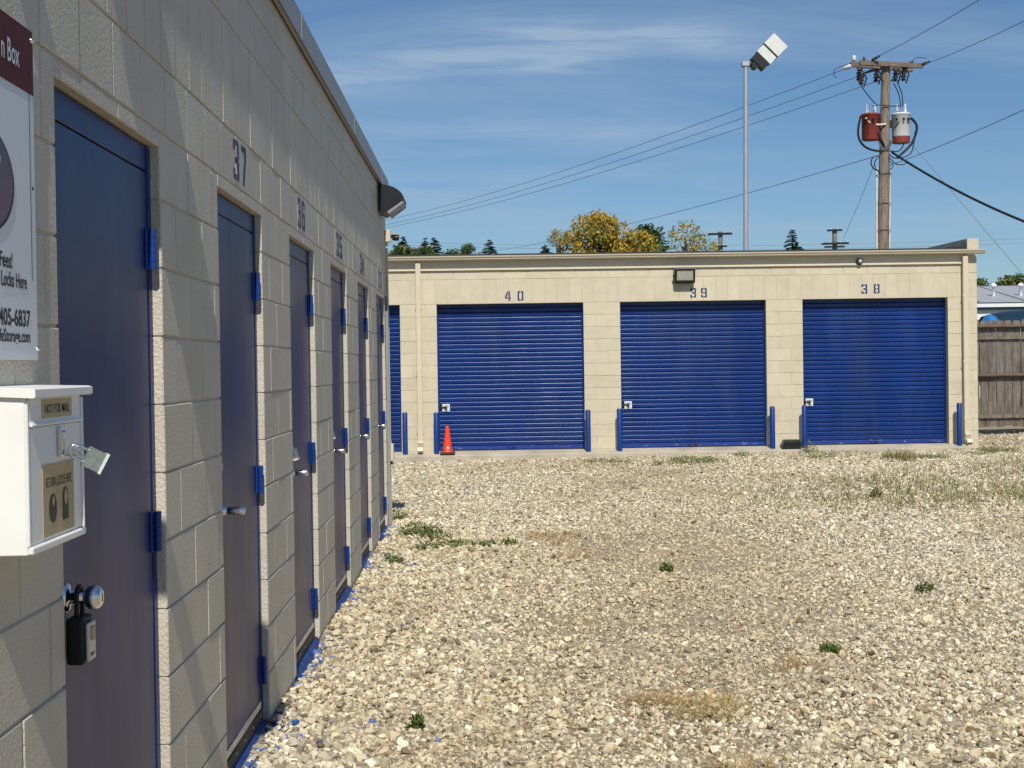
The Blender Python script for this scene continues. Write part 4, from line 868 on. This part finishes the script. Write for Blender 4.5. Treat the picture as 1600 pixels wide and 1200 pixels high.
def wire(a, b, sag, r, label, m='wire', n=22):
    a, b = Vector(a), Vector(b); pts = [a.lerp(b, t) - Vector((0, 0, sag * 4 * t * (1 - t))) for t in np.linspace(0, 1, n)]
    o = MB().tube(pts, r, 5, cap=False).build('overhead_wire' if m == 'wire' else 'overhead_cable', MT[m], None, recalc=False); return tag(o, label, 'wire', 'overhead wires')
FYW = 92.0
wire(pp(1327, 105, .15), P(560, 352, FYW), .5, .0105, 'uppermost of three parallel wires sloping down left from the utility pole')
wire(pp(1366, 110), P(560, 359, FYW), .5, .0105, 'middle of three parallel wires sloping down left from the utility pole')
wire(pp(1378, 124), P(560, 363, FYW), .5, .0105, 'lowest of three parallel wires sloping down left from the utility pole')
wire(pp(1372, 243), P(735, 397, 88), .35, .0105, 'single wire running down left from below the transformers')
wire(pp(1362, 93, -.19), P(1562, -20, 29), .05, .010, 'upper left wire leaving the crossarm towards the top edge')
wire(pp(1444, 101, -.19), P(1640, 13, 29), .05, .010, 'wire leaving the right crossarm end towards the upper right')
wire(pp(1389, 259), P(1640, 153, 29), .05, .0105, 'wire rising to the right from below the transformers')
wire(pp(1394, 238), P(1640, 361, 33), .15, .034, 'thick black cable drooping right from the utility pole', 'cable')
wire(pp(1429, 230), P(1640, 478, 36), .0, .010, 'thin guy wire slanting steeply down to the right')
wire(pp(1368, 252), P(1318, 372, 50), .05, .007, 'hair thin wire dropping left from the pole below the transformers')
for lab, y0, y1 in (('long faint wire low across the sky just above the far roof', 391, 371), ('second faint wire low across the sky near the roofline', 396, 378)):
    wire(P(600, y0 - 14, 130), P(1640, y1, 130), .6, .016, lab)
def small_pole(px, ytop, Y, arms, label, r=.14):
    q = P(px, ytop, Y); root = thing('utility_pole', (q.x, Y, -.16), label, 'utility pole', 'utility poles')
    MB().tube([(q.x, Y, -.2), (q.x, Y, q.z)], [r * 1.3, r], 10).build('shaft', MT['bark_pale'], root)
    for x0, x1, yy, th in arms:
        a, b = P(x0, yy, Y - .2), P(x1, yy - (x1 - x0) * .03, Y - .2); bar(a, b, th, .13, 'crossarm', MT['dark_metal'], root)
        for t in (.04, .3, .7, .96): qq = a.lerp(b, t); MB().lathe(qq, (0, 0, 1), [(0, .03), (.05, .06), (.10, .03), (.14, .01)], 8).build('insulator', MT['porcelain'], root)
    return root
small_pole(1125.5, 362, 95, [(1106, 1144, 366, .15), (1118, 1136, 385, .12)], 'distant pole with two crossarms just left of the light pole', .15)
small_pole(1304, 358, 95, [(1292, 1316, 360, .13), (1284, 1326, 381, .14), (1288, 1320, 386, .12)], 'distant pole with stacked crossarms left of the wooden utility pole', .16)
q = P(674, 386, 90); slp = thing('street_lamp', (q.x, 90, -.16), 'distant pale street lamp among the trees above the left roofline', 'street lamp')
MB().tube([(q.x, 90, -.2), (q.x, 90, q.z + .1)], [.16, .10], 10).build('pole', MT['white_pipe'], slp)
aa, bb_ = P(658, 383.5, 90), P(677, 385.5, 90); MB().tube([aa, bb_], .06, 8).build('arm', MT['galv'], slp); MB().obox(P(660, 383.7, 90), (.26, 0, .01), (0, .15, 0), (0, 0, .06)).build('lamp_head', MT['galv'], slp)

# ------------------------------------------------------------------ trees
def leaves(mb, centers, radii, count, size, mis, gap=.0, upb=.35):
    for c, r in zip(centers, radii):
        mi0 = random.choice(mis)
        for _ in range(int(count * (r[0] * r[2]) ** .9)):
            d = Vector(RNG.normal(size=3)).normalized(); t = random.random() ** .38
            p = Vector((c[0] + d.x * r[0] * t, c[1] + d.y * r[1] * t, c[2] + d.z * r[2] * t))
            s = size * random.uniform(.55, 1.25); n_ = (d + Vector((0, 0, upb)) + Vector(RNG.normal(size=3)) * .7).normalized()
            a = n_.cross(Vector(RNG.normal(size=3))).normalized(); b = n_.cross(a)
            mb.add([p - a * s, p + b * s * .55 + n_ * s * .15, p + a * s, p - b * s * .55 + n_ * s * .15], [(0, 1, 2, 3)], mi0 if random.random() < .72 else random.choice(mis))
def broad_tree(px, ytop, ybot, halfw, Y, mats, label, dens=150, size=.15, trunk_r=.2, sparse=False, seed=1, bark='bark'):
    random.seed(seed); top = P(px, ytop, Y); low = P(px, ybot, Y); R = halfw / F_PX * Y; root = thing('broadleaf_tree', (top.x, Y, -.16), label, 'tree', 'background trees')
    zc_ = (top.z + low.z) / 2; Hh = (top.z - low.z) / 2
    tr = MB(); tr.tube([(top.x, Y, -.2), (top.x + .1, Y, low.z * .6), (top.x - .05, Y, zc_)], [trunk_r * 1.3, trunk_r, trunk_r * .6], 10)
    cs, rs = [], []; N = 30 if not sparse else 18
    for k in range(N):
        th = random.uniform(0, 2 * math.pi); ph = random.uniform(-.8, 1.0); rr = math.sqrt(max(0, 1 - ph * ph)) * random.uniform(.45, 1.0)
        cr_ = random.uniform(.28, .46) if not sparse else random.uniform(.18, .32)
        c = Vector((top.x + R * (1 - cr_ * .45) * rr * math.cos(th), Y + R * .8 * rr * math.sin(th), zc_ + Hh * (1 - cr_) * ph))
        cs.append(c); rs.append((R * cr_, R * cr_, min(Hh, R) * cr_ * random.uniform(.8, 1.05)))
        tr.tube([(top.x, Y, low.z * .6 + (zc_ - low.z * .6) * random.random()), (Vector((top.x, Y, zc_)) + c) / 2 + Vector((0, 0, -.2)), c], [trunk_r * .35, trunk_r * .2, trunk_r * .06], 6)
    tr.build('trunk', MT[bark], root, recalc=False)
    mb = MB(); leaves(mb, cs, rs, dens, size, list(range(len(mats))))
    for _ in range(60):                                     # loose twigs on the outline
        d = Vector(RNG.normal(size=3)).normalized(); d.z = abs(d.z) * .8 + .05; p = Vector((top.x + d.x * R * .98, Y + d.y * R * .9, zc_ + d.z * Hh * 1.0))
        leaves(mb, [p], [(.25, .25, .25)], 90, size * .8, list(range(len(mats))))
    mb.build('crown', [MT[m_] for m_ in mats], root, recalc=False); return root
def conifer(px, ytop, hw_base, ybase, Y, label, m=('needle', 'needle_blue'), dens=1.0, seed=1, droop=.25):
    random.seed(seed); top = P(px, ytop, Y); low = P(px, ybase, Y); Rr = hw_base / F_PX * Y; Hv = top.z - low.z; slope = Rr / Hv
    root = thing('conifer_tree', (top.x, Y, -.16), label, 'tree', 'background trees')
    MB().tube([(top.x, Y, -.2), (top.x, Y, top.z)], [.2, .02], 8).build('trunk', MT['bark'], root, recalc=False)
    mb = MB(); z = top.z - .1; zend = max(low.z - 2.5, 1.0)
    while z > zend:
        r = min((top.z - z) * slope + .08, Rr * 1.5); nb = 7 if r < .8 else 10
        a0 = random.uniform(0, 6.28)
        for k in range(nb):
            a = a0 + 6.283 * k / nb + random.uniform(-.25, .25); L = r * random.uniform(.45, 1.25); d = Vector((math.cos(a), math.sin(a), 0))
            st = max(4, int(L / .10 * dens)); zj = random.uniform(-.13, .13)
            for q in range(st):
                t = (q + .5) / st; p = Vector((top.x, Y, z + zj)) + d * L * t + Vector((0, 0, .10 * L * math.sin(t * 3) - droop * L * t))
                for _ in range(3):
                    s_ = random.uniform(.12, .24) * min(1, .35 + (top.z - z) * .45); sd = Vector((-d.y, d.x, 0)) * random.choice((-1, 1)); e1 = (d * .9 + sd * random.uniform(.2, 1) + Vector((0, 0, random.uniform(-.45, .25)))).normalized(); e2 = e1.cross(Vector((0, 0, 1))) * .45 + Vector((0, 0, .40))
                    mb.add([p - e2 * s_ * .6, p + e1 * s_ * 1.4 - e2 * s_ * .2, p + e1 * s_ * 1.5 + e2 * s_ * .3, p + e2 * s_ * .6], [(0, 1, 2, 3)], random.choice((0, 0, 1)))
        z -= random.uniform(.13, .22) / dens
    mb.build('crown', [MT[x_] for x_ in m], root, recalc=False)
broad_tree(932, 325, 440, 55, 72, ['leaf_gold', 'leaf_gold', 'leaf_ochre', 'leaf_lime', 'leaf_olive'], 'large golden autumn tree above the roof left of the light pole', 460, .105, seed=11)
broad_tree(994, 352, 440, 33, 71, ['leaf_gold', 'leaf_ochre', 'leaf_lime', 'leaf_olive'], 'lower golden tree at the right edge of the large autumn tree', 330, .12, seed=12)
broad_tree(1012, 345, 430, 29, 84, ['leaf_dark', 'leaf_green', 'leaf_dark'], 'dark green tree between the golden tree and the sparse yellow one', 230, .15, seed=13)
broad_tree(1070, 342, 430, 28, 74, ['leaf_lime', 'leaf_olive', 'leaf_gold', 'leaf_green'], 'sparse yellow green tree with pale limbs left of the light pole', 230, .10, sparse=True, seed=14, bark='bark_pale')
broad_tree(1096, 366, 430, 26, 76, ['leaf_lime', 'leaf_olive', 'leaf_gold'], 'low thin yellow green tree beside the distant double crossarm pole', 200, .10, sparse=True, seed=15, bark='bark_pale')
broad_tree(874, 360, 405, 17, 74, ['leaf_olive', 'leaf_ochre'], 'nearly bare small tree at the left edge of the golden tree', 60, .09, sparse=True, seed=16, bark='bark_pale')
broad_tree(630, 381, 440, 25, 80, ['leaf_green', 'leaf_olive', 'leaf_dark'], 'round green tree above the roof next to the near wall corner', 300, .15, seed=17)
broad_tree(664, 386, 420, 14, 78, ['leaf_green', 'leaf_dark'], 'small green bush top left of the big spruce', 260, .12, seed=18)
broad_tree(708, 391, 425, 14, 80, ['leaf_green', 'leaf_dark'], 'low dark bush top right of the street lamp', 230, .12, sparse=True, seed=19)
broad_tree(731, 382, 410, 8, 82, ['leaf_dark', 'leaf_green'], 'thin wispy tree top between the spruces at left', 60, .10, sparse=True, seed=20)
conifer(629, 369, 9, 392, 88, 'narrow spruce tip behind the round green tree', seed=21)
conifer(664, 373, 8, 398, 86, 'slim spruce tip left of the street lamp', seed=22)
conifer(678, 371, 20, 405, 86, 'broad spruce behind the street lamp', seed=23)
conifer(764, 376, 17, 402, 84, 'dark spruce standing alone above the left roofline', seed=24)
conifer(851, 381, 9, 398, 90, 'tiny spruce tip left of the golden tree', seed=25)
conifer(1237.5, 359, 13, 391, 92, 'single spruce tip right of the light pole', seed=26)
broad_tree(1533, 437, 480, 13, 78, ['leaf_dark', 'leaf_green'], 'dark tree directly beside the far building corner', 300, .15, seed=27)
broad_tree(1588, 427, 480, 34, 98, ['leaf_green', 'leaf_dark', 'leaf_olive'], 'wide green tree behind the grey house roof', 260, .18, seed=28)
broad_tree(1640, 420, 480, 34, 98, ['leaf_green', 'leaf_dark'], 'green tree behind the cream part of the house roof', 200, .18, seed=29)

# ------------------------------------------------------------------ gravel stones
random.seed(5)
stone_col = bpy.data.collections.new('stone_shapes')              # shapes for the scatter, not in the scene
def stone_mat():
    m = bpy.data.materials.new('crushed_limestone'); m.use_nodes = True; nt = m.node_tree; b = nt.nodes['Principled BSDF']
    at = nt.nodes.new('ShaderNodeAttribute'); at.attribute_type = 'INSTANCER'; at.attribute_name = 'tint'
    nt.links.new(at.outputs['Color'], b.inputs['Base Color']); b.inputs['Roughness'].default_value = .9; b.inputs['Specular IOR Level'].default_value = .25
    return m
SM = stone_mat()
for k in range(14):
    bm = bmesh.new(); npt = random.choice((11, 12, 13, 15))
    for _ in range(npt):
        d = Vector(RNG.normal(size=3)).normalized(); bm.verts.new((d.x * random.uniform(.86, 1.12), d.y * random.uniform(.70, .92), d.z * random.uniform(.56, .80)))
    r = bmesh.ops.convex_hull(bm, input=bm.verts[:]); bmesh.ops.delete(bm, geom=[e_ for e_ in r['geom_interior'] if isinstance(e_, bmesh.types.BMVert)], context='VERTS')
    me = bpy.data.meshes.new('stone_shape'); bm.to_mesh(me); bm.free(); me.materials.append(SM)
    stone_col.objects.link(bpy.data.objects.new('stone_shape', me))
def vnoise(x, y, sc, seed):
    r = np.random.default_rng(seed); T = r.random((64, 64)); u = x / sc + 100; w = y / sc + 100; i = np.floor(u).astype(int); j = np.floor(w).astype(int); fu = u - i; fv = w - j
    fu = fu * fu * (3 - 2 * fu); fv = fv * fv * (3 - 2 * fv); g_ = lambda a, b: T[a % 64, b % 64]
    return (g_(i, j) * (1 - fu) + g_(i + 1, j) * fu) * (1 - fv) + (g_(i, j + 1) * (1 - fu) + g_(i + 1, j + 1) * fu) * fv
def fbm(x, y, sc, seed): return sum(vnoise(x, y, sc / 2 ** k, seed + k) * .5 ** k for k in range(4)) / 1.875
PX_, PY_ = [], []
for y0, y1, dn in ((3.6, 8, 3000), (8, 12, 2400), (12, 17, 1550), (17, 23.25, 1050), (23.25, 27, 420)):
    xr = .385 * y1 + 1.2; xl = -1.0 if y1 <= 14 else -3.2
    n_ = int((xr - xl) * (y1 - y0) * dn); x_ = RNG.uniform(xl, xr, n_); y_ = RNG.uniform(y0, y1, n_)
    keep = (x_ < .40 * y_ + 1.0) & ~((x_ < WX + .012) & (y_ < 14.05)) & ~((y_ > FY - .35) & (x_ < 8.30))
    PX_.append(x_[keep]); PY_.append(y_[keep])
SX_, SY_ = np.concatenate(PX_), np.concatenate(PY_); NS = len(SX_)
fine = fbm(SX_, SY_, 2.6, 40); dirt = fbm(SX_ * 1.0, SY_ * .55, 1.7, 60); grey = fbm(SX_, SY_, 1.9, 80)
wallside = np.clip(1 - (SX_ + .955) / 1.6, 0, 1) * (SY_ < 14)
track = np.exp(-((SX_ - (.5 + .12 * SY_)) / 1.2) ** 2) * np.clip((SY_ - 7) / 5, 0, 1)
size = np.exp(RNG.normal(math.log(.0106), .40, NS)) * (.82 + .28 * wallside + .30 * (1 - fine) - .14 * track)
size *= np.where(SY_ > 12, 1.16, 1) * np.where(SY_ > 17, 1.2, 1); size = np.clip(size, .0045, .034)
dm = np.clip((dirt - .55) * 4.0, 0, .8) * (1 - .65 * wallside)
size *= np.where(RNG.random(NS) < dm * .85, RNG.uniform(.38, .62, NS), 1.0); keep = np.ones(NS, bool)
SX_, SY_, size, fine, dirt, grey, wallside, track = [q_[keep] for q_ in (SX_, SY_, size, fine, dirt, grey, wallside, track)]; NS = len(SX_)
base_c = np.array((.50, .445, .335)); t_ = RNG.random(NS)[:, None]
pal = np.array([(.68, .63, .49), (.53, .465, .335), (.43, .38, .285), (.36, .33, .28), (.60, .52, .37), (.74, .70, .59), (.28, .245, .19), (.46, .36, .24)])
wts = np.array([.20, .23, .15, .09, .16, .08, .06, .03]); tint = pal[RNG.choice(len(pal), NS, p=wts)]
tan = np.clip((dirt - .49) * 3.2, 0, 1)[:, None] * .55 + track[:, None] * .14
tint = tint * (1 - tan) + np.array((.43, .34, .215)) * tan
gy_ = (np.clip((grey - .5) * 3, 0, 1) * (.3 + .7 * wallside))[:, None] * .40; lum = tint.mean(1, keepdims=True)
tint = tint * (1 - gy_) + lum * np.array((.97, .98, .99)) * gy_; tint *= RNG.uniform(.74, 1.16, NS)[:, None] * np.array((1.03, 1.02, .97)); dk = RNG.random(NS) < .075; tint[dk] *= np.array((.45, .40, .36))
near_sill = np.zeros(NS, bool)
for a, b in DOORS: near_sill |= (SX_ < WX + .03 + RNG.exponential(.055, NS)) & (SY_ > a - .08) & (SY_ < b + .10)
size = np.where(near_sill, size * .8, size); splash = (near_sill & (RNG.random(NS) < .34)) | ((RNG.random(NS) < .003) & (SX_ < -.2))
tint[splash] = np.array((.02, .06, .20)) * RNG.uniform(.6, 2.0, splash.sum())[:, None] + RNG.uniform(0, .12, splash.sum())[:, None]
me = bpy.data.meshes.new('gravel_stones'); SZ_ = gz(SX_, SY_) + size * RNG.uniform(-.25, .62, NS)
me.vertices.add(NS); me.vertices.foreach_set('co', np.stack([SX_, SY_, SZ_], -1).astype(np.float32).ravel())
at = me.attributes.new('tint', 'FLOAT_COLOR', 'POINT'); at.data.foreach_set('color', np.concatenate([tint, np.ones((NS, 1))], 1).astype(np.float32).ravel())
at = me.attributes.new('psize', 'FLOAT', 'POINT'); at.data.foreach_set('value', size.astype(np.float32))
rot = np.stack([RNG.normal(0, .45, NS), RNG.normal(0, .45, NS), RNG.uniform(0, 6.283, NS)], -1)
at = me.attributes.new('prot', 'FLOAT_VECTOR', 'POINT'); at.data.foreach_set('vector', rot.astype(np.float32).ravel())
me.materials.append(SM)
stones = tag(link('gravel_stones', me, Vector((0, 0, 0))), 'loose crushed limestone pieces covering the yard', 'gravel', kind='stuff')
ng = bpy.data.node_groups.new('scatter_stones', 'GeometryNodeTree'); ng.interface.new_socket('Geometry', in_out='INPUT', socket_type='NodeSocketGeometry'); ng.interface.new_socket('Geometry', in_out='OUTPUT', socket_type='NodeSocketGeometry')
N = ng.nodes; Lk = ng.links; gi = N.new('NodeGroupInput'); go = N.new('NodeGroupOutput'); ip = N.new('GeometryNodeInstanceOnPoints'); ci = N.new('GeometryNodeCollectionInfo')
ci.inputs['Collection'].default_value = stone_col; ci.inputs['Separate Children'].default_value = True; ci.inputs['Reset Children'].default_value = True
def named(nm, dt): n_ = N.new('GeometryNodeInputNamedAttribute'); n_.data_type = dt; n_.inputs['Name'].default_value = nm; return n_.outputs['Attribute']
m2p = N.new('GeometryNodeMeshToPoints'); Lk.new(gi.outputs[0], m2p.inputs['Mesh']); Lk.new(m2p.outputs[0], ip.inputs['Points']); Lk.new(ci.outputs[0], ip.inputs['Instance']); ip.inputs['Pick Instance'].default_value = True
rv = N.new('FunctionNodeRandomValue'); rv.data_type = 'INT'; rv.inputs[4].default_value = 0; rv.inputs[5].default_value = 13; Lk.new(rv.outputs[2], ip.inputs['Instance Index'])
e2r = N.new('FunctionNodeEulerToRotation'); Lk.new(named('prot', 'FLOAT_VECTOR'), e2r.inputs[0]); Lk.new(e2r.outputs[0], ip.inputs['Rotation']); Lk.new(named('psize', 'FLOAT'), ip.inputs['Scale'])
Lk.new(ip.outputs[0], go.inputs[0]); stones.modifiers.new('scatter', 'NODES').node_group = ng

# ------------------------------------------------------------------ weeds and dry grass
def blade(mb, p, L, w, az, lean, mi, curl=.5):
    d = Vector((math.cos(az), math.sin(az), 0)); s_ = Vector((-d.y, d.x, 0)) * w / 2; upz = Vector((0, 0, 1))
    p1 = p + upz * L * .5 * math.cos(lean) + d * L * .5 * math.sin(lean); l2 = min(lean + curl, 1.75); p2 = p1 + upz * L * .5 * math.cos(l2) + d * L * .5 * math.sin(l2)
    mb.add([p - s_, p + s_, p1 + s_ * .8, p1 - s_ * .8, p2], [(0, 1, 2, 3), (3, 2, 4)], mi)
def leafy(mb, p, L, w, az, lean, mi):
    d = Vector((math.cos(az), math.sin(az), 0)); s_ = Vector((-d.y, d.x, 0)) * w / 2; a = d * math.sin(lean) + Vector((0, 0, math.cos(lean)))
    mb.add([p, p + a * L * .5 + s_, p + a * L, p + a * L * .5 - s_], [(0, 1, 2, 3)], mi)
def weed(px, py, w, h, label, n=90, mats=('weed', 'weed_dark', 'weed_light'), name='weed', grassy=False, group='weeds in the gravel'):
    g0 = at_Z(px, py, .0); g0 = at_Z(px, py, float(gz(g0.x, g0.y))); random.seed(int(px * 7 + py)); z0 = float(gz(g0.x, g0.y))
    root = thing(name, (g0.x, g0.y, z0), label, 'weed' if not grassy else 'grass tuft', group)
    w *= 1.3; h *= 1.3; n = int(n * 1.7); mb = MB()
    for _ in range(n):
        r = random.random() ** .6; a = random.uniform(0, 6.28); p = Vector((g0.x + w / 2 * r * math.cos(a), g0.y + w / 2 * r * math.sin(a) * 1.2, z0))
        if grassy: blade(mb, p, h * random.uniform(.5, 1.1), .006, random.uniform(0, 6.28), random.uniform(.05, .7), random.randrange(len(mats)), random.uniform(.2, .9))
        else:
            hz_ = h * (1 - r * .6) * random.random(); leafy(mb, p + Vector((0, 0, hz_)), random.uniform(.02, .045) * (1 if h < .1 else 1.25), random.uniform(.010, .022), random.uniform(0, 6.28), random.uniform(.5, 1.5), random.randrange(len(mats)))
    mb.build('leaves', [MT[m_] for m_ in mats], root, recalc=False)
    st = MB()
    for _ in range(max(4, n // 14)):
        a = random.uniform(0, 6.28); p = Vector((g0.x, g0.y, z0 - .01)) + Vector((math.cos(a), math.sin(a), 0)) * w * .15 * random.random(); st.tube([p, p + Vector((math.cos(a) * w * .25, math.sin(a) * w * .25, h * random.uniform(.3, .8)))], .002, 4, cap=False)
    st.build('stem', MT[mats[0]], root, recalc=False)
weed(652, 1140, .06, .05, 'small green weed nearest the camera in the gravel', 70)
weed(616, 880, .13, .06, 'small round weed beside the farthest door sills', 80)
weed(655, 836, .30, .10, 'largest leafy weed patch near the wall corner', 260)
weed(682, 843, .22, .07, 'leafy weed just right of the largest weed patch', 150)
weed(668, 858, .16, .05, 'flat little weed in front of the largest weed patch', 80)
weed(715, 852, .28, .03, 'low flat weed mat right of the corner weed patch', 170)
weed(760, 853, .13, .04, 'tiny weed right of the low weed mat', 60)
weed(793, 851, .14, .04, 'tiny weed beside the tan dry tuft', 60)
weed(623, 812, .16, .10, 'dark weed at the foot of the near wall corner', 90)
weed(1297, 1019, .07, .03, 'isolated green weed in the open gravel at right foreground', 80)
weed(1042, 893, .08, .05, 'low green weed in the middle of the yard', 90)
weed(1368, 778, .11, .09, 'dark green upright weed in the right middle of the yard', 80, mats=('weed_dark', 'weed'))
weed(1085, 722, .75, .09, 'wide green weed patch in front of door 39', 330)
weed(1160, 713, .25, .07, 'green weed right of the wide weed patch before door 39', 110)
weed(1028, 727, .12, .06, 'tiny weed left of the wide weed patch before door 39', 50)
weed(972, 724, .30, .07, 'low weed by the apron left of door 39', 110)
weed(935, 723, .36, .06, 'low weed by the apron under the block pier left of door 39', 120)
weed(1265, 708, .22, .17, 'pale leafy weed against the apron beside the black plastic box', 110, mats=('weed_light', 'weed'))
weed(1283, 716, .35, .09, 'low weed patch in front of door 38 near its left post', 120)
weed(1402, 716, .42, .16, 'tall grass tuft on the gravel in front of door 38', 170, ('grass_olive', 'weed', 'grass_dry'), 'grass_tuft', True)
weed(1418, 722, .20, .22, 'thin tall grass stalks right of the tuft before door 38', 60, ('grass_dry', 'grass_olive'), 'grass_tuft', True)
weed(1455, 717, .45, .09, 'olive grass tuft at the right end of the apron', 160, ('grass_olive', 'weed'), 'grass_tuft', True)
weed(1560, 703, .5, .08, 'green grass patch on the gravel below the fence', 220, ('weed', 'grass_olive'), 'grass_tuft', True)
weed(1528, 710, .35, .06, 'small green grass patch beside the far building corner', 120, ('weed', 'grass_olive'), 'grass_tuft', True)
weed(1445, 924, .10, .05, 'small olive weed in the gravel at the right edge', 80, ('grass_olive', 'weed'))
weed(1220, 708, .3, .05, 'low weed below the black plastic box', 80)
weed(905, 840, .03, .09, 'dead upright stem in the middle of the yard', 2, ('straw_brown',), 'weed', True)
weed(884, 838, .03, .09, 'dead upright stem left of the other dead stem', 2, ('straw_brown',), 'weed', True)
def straw_patch(px, py, w, d, n, mats, label, L=.11):
    g0 = at_Z(px, py, 0); random.seed(int(px + py)); mb = MB()
    for _ in range(n):
        r = random.random() ** .55; a = random.uniform(0, 6.28); x_, y_ = g0.x + w / 2 * r * math.cos(a), g0.y + d / 2 * r * math.sin(a)
        blade(mb, Vector((x_, y_, float(gz(x_, y_)) + random.uniform(.004, .018))), L * random.uniform(.5, 1.2), .003, random.uniform(0, 6.28), random.uniform(.9, 1.5), random.randrange(len(mats)), .1)
    tag(mb.build('dry_grass_patch', [MT[m_] for m_ in mats], recalc=False), label, 'dry grass', 'dry grass patches', 'stuff')
straw_patch(1112, 1104, .34, .42, 520, ('straw', 'grass_dry'), 'golden dry grass patch in the right foreground gravel')
straw_patch(1025, 1090, .26, .20, 180, ('straw_brown', 'straw'), 'rusty brown dry grass left of the golden patch')
straw_patch(1165, 1195, .30, .2, 160, ('straw_brown', 'straw'), 'rusty dry grass at the bottom edge of the gravel')
straw_patch(860, 842, .50, .9, 420, ('straw', 'straw_brown'), 'tan dry tuft in the yard right of the weed patches', .14)
straw_patch(900, 870, .3, .5, 160, ('straw_brown', 'straw'), 'thin tan dry grass in front of the larger tan tuft')
straw_patch(1240, 1040, .35, .25, 130, ('straw_brown', 'straw'), 'faint brown dry grass behind the isolated weed')
straw_patch(1150, 855, .8, .8, 180, ('straw', 'grass_dry'), 'faint tan dry grass in the middle of the yard')
straw_patch(1500, 950, .7, .5, 160, ('straw', 'grass_dry'), 'faint tan dry grass near the right edge of the yard')
# thin mixed grass growing through the gravel in the far right
random.seed(77); mb = MB()
for _ in range(9000):
    px, py = random.uniform(1120, 1640), random.uniform(700, 792)
    w_ = (px - 1100) / 500 * (1 if py < 780 else .5)
    g0 = at_Z(px, py, .04); f = float(fbm(np.array([g0.x]), np.array([g0.y]), 1.6, 300)[0])
    if g0.y > 26 or random.random() > w_ * max(0, (f - .38) * 3.0): continue
    if g0.y > FY - .36 and g0.x < 8.3: continue
    z_ = float(gz(g0.x, g0.y))
    for _ in range(3): blade(mb, Vector((g0.x + random.gauss(0, .03), g0.y + random.gauss(0, .03), z_)), random.uniform(.04, .15), .006, random.uniform(0, 6.28), random.uniform(.1, .9), random.choice((0, 0, 1, 2, 2, 3)), .5)
for _ in range(2600):
    px, py = random.uniform(640, 1640), random.uniform(704, 732)
    g0 = at_Z(px, py, .03); f = float(fbm(np.array([g0.x]), np.array([g0.y]), 1.1, 330)[0])
    if g0.y > FY - .37 or random.random() > max(0, (f - .46) * 2.4): continue
    blade(mb, Vector((g0.x, g0.y, float(gz(g0.x, g0.y)))), random.uniform(.03, .09), .006, random.uniform(0, 6.28), random.uniform(.2, 1.1), random.choice((0, 1, 2, 3)), .5)
for _ in range(5200):                                            # bits of dead straw lying between the stones
    px, py = random.uniform(520, 1640), random.uniform(790, 1215)
    g0 = at_Z(px, py, .01); f = float(fbm(np.array([g0.x]), np.array([g0.y * .6]), 1.3, 360)[0])
    if g0.x < WX + .05 or random.random() > max(0.03, (f - .50) * 4.0): continue
    for _ in range(2): blade(mb, Vector((g0.x + random.gauss(0, .02), g0.y + random.gauss(0, .02), float(gz(g0.x, g0.y)) + random.uniform(.012, .024))), random.uniform(.02, .075), .0042, random.uniform(0, 6.28), random.uniform(1.1, 1.52), random.choice((1, 3, 3, 3)), .08)
tag(mb.build('sparse_grass', [MT['grass_olive'], MT['grass_dry'], MT['weed'], MT['straw_brown']], recalc=False), 'sparse dry and green grass and straw bits scattered through the gravel', 'grass', kind='stuff')
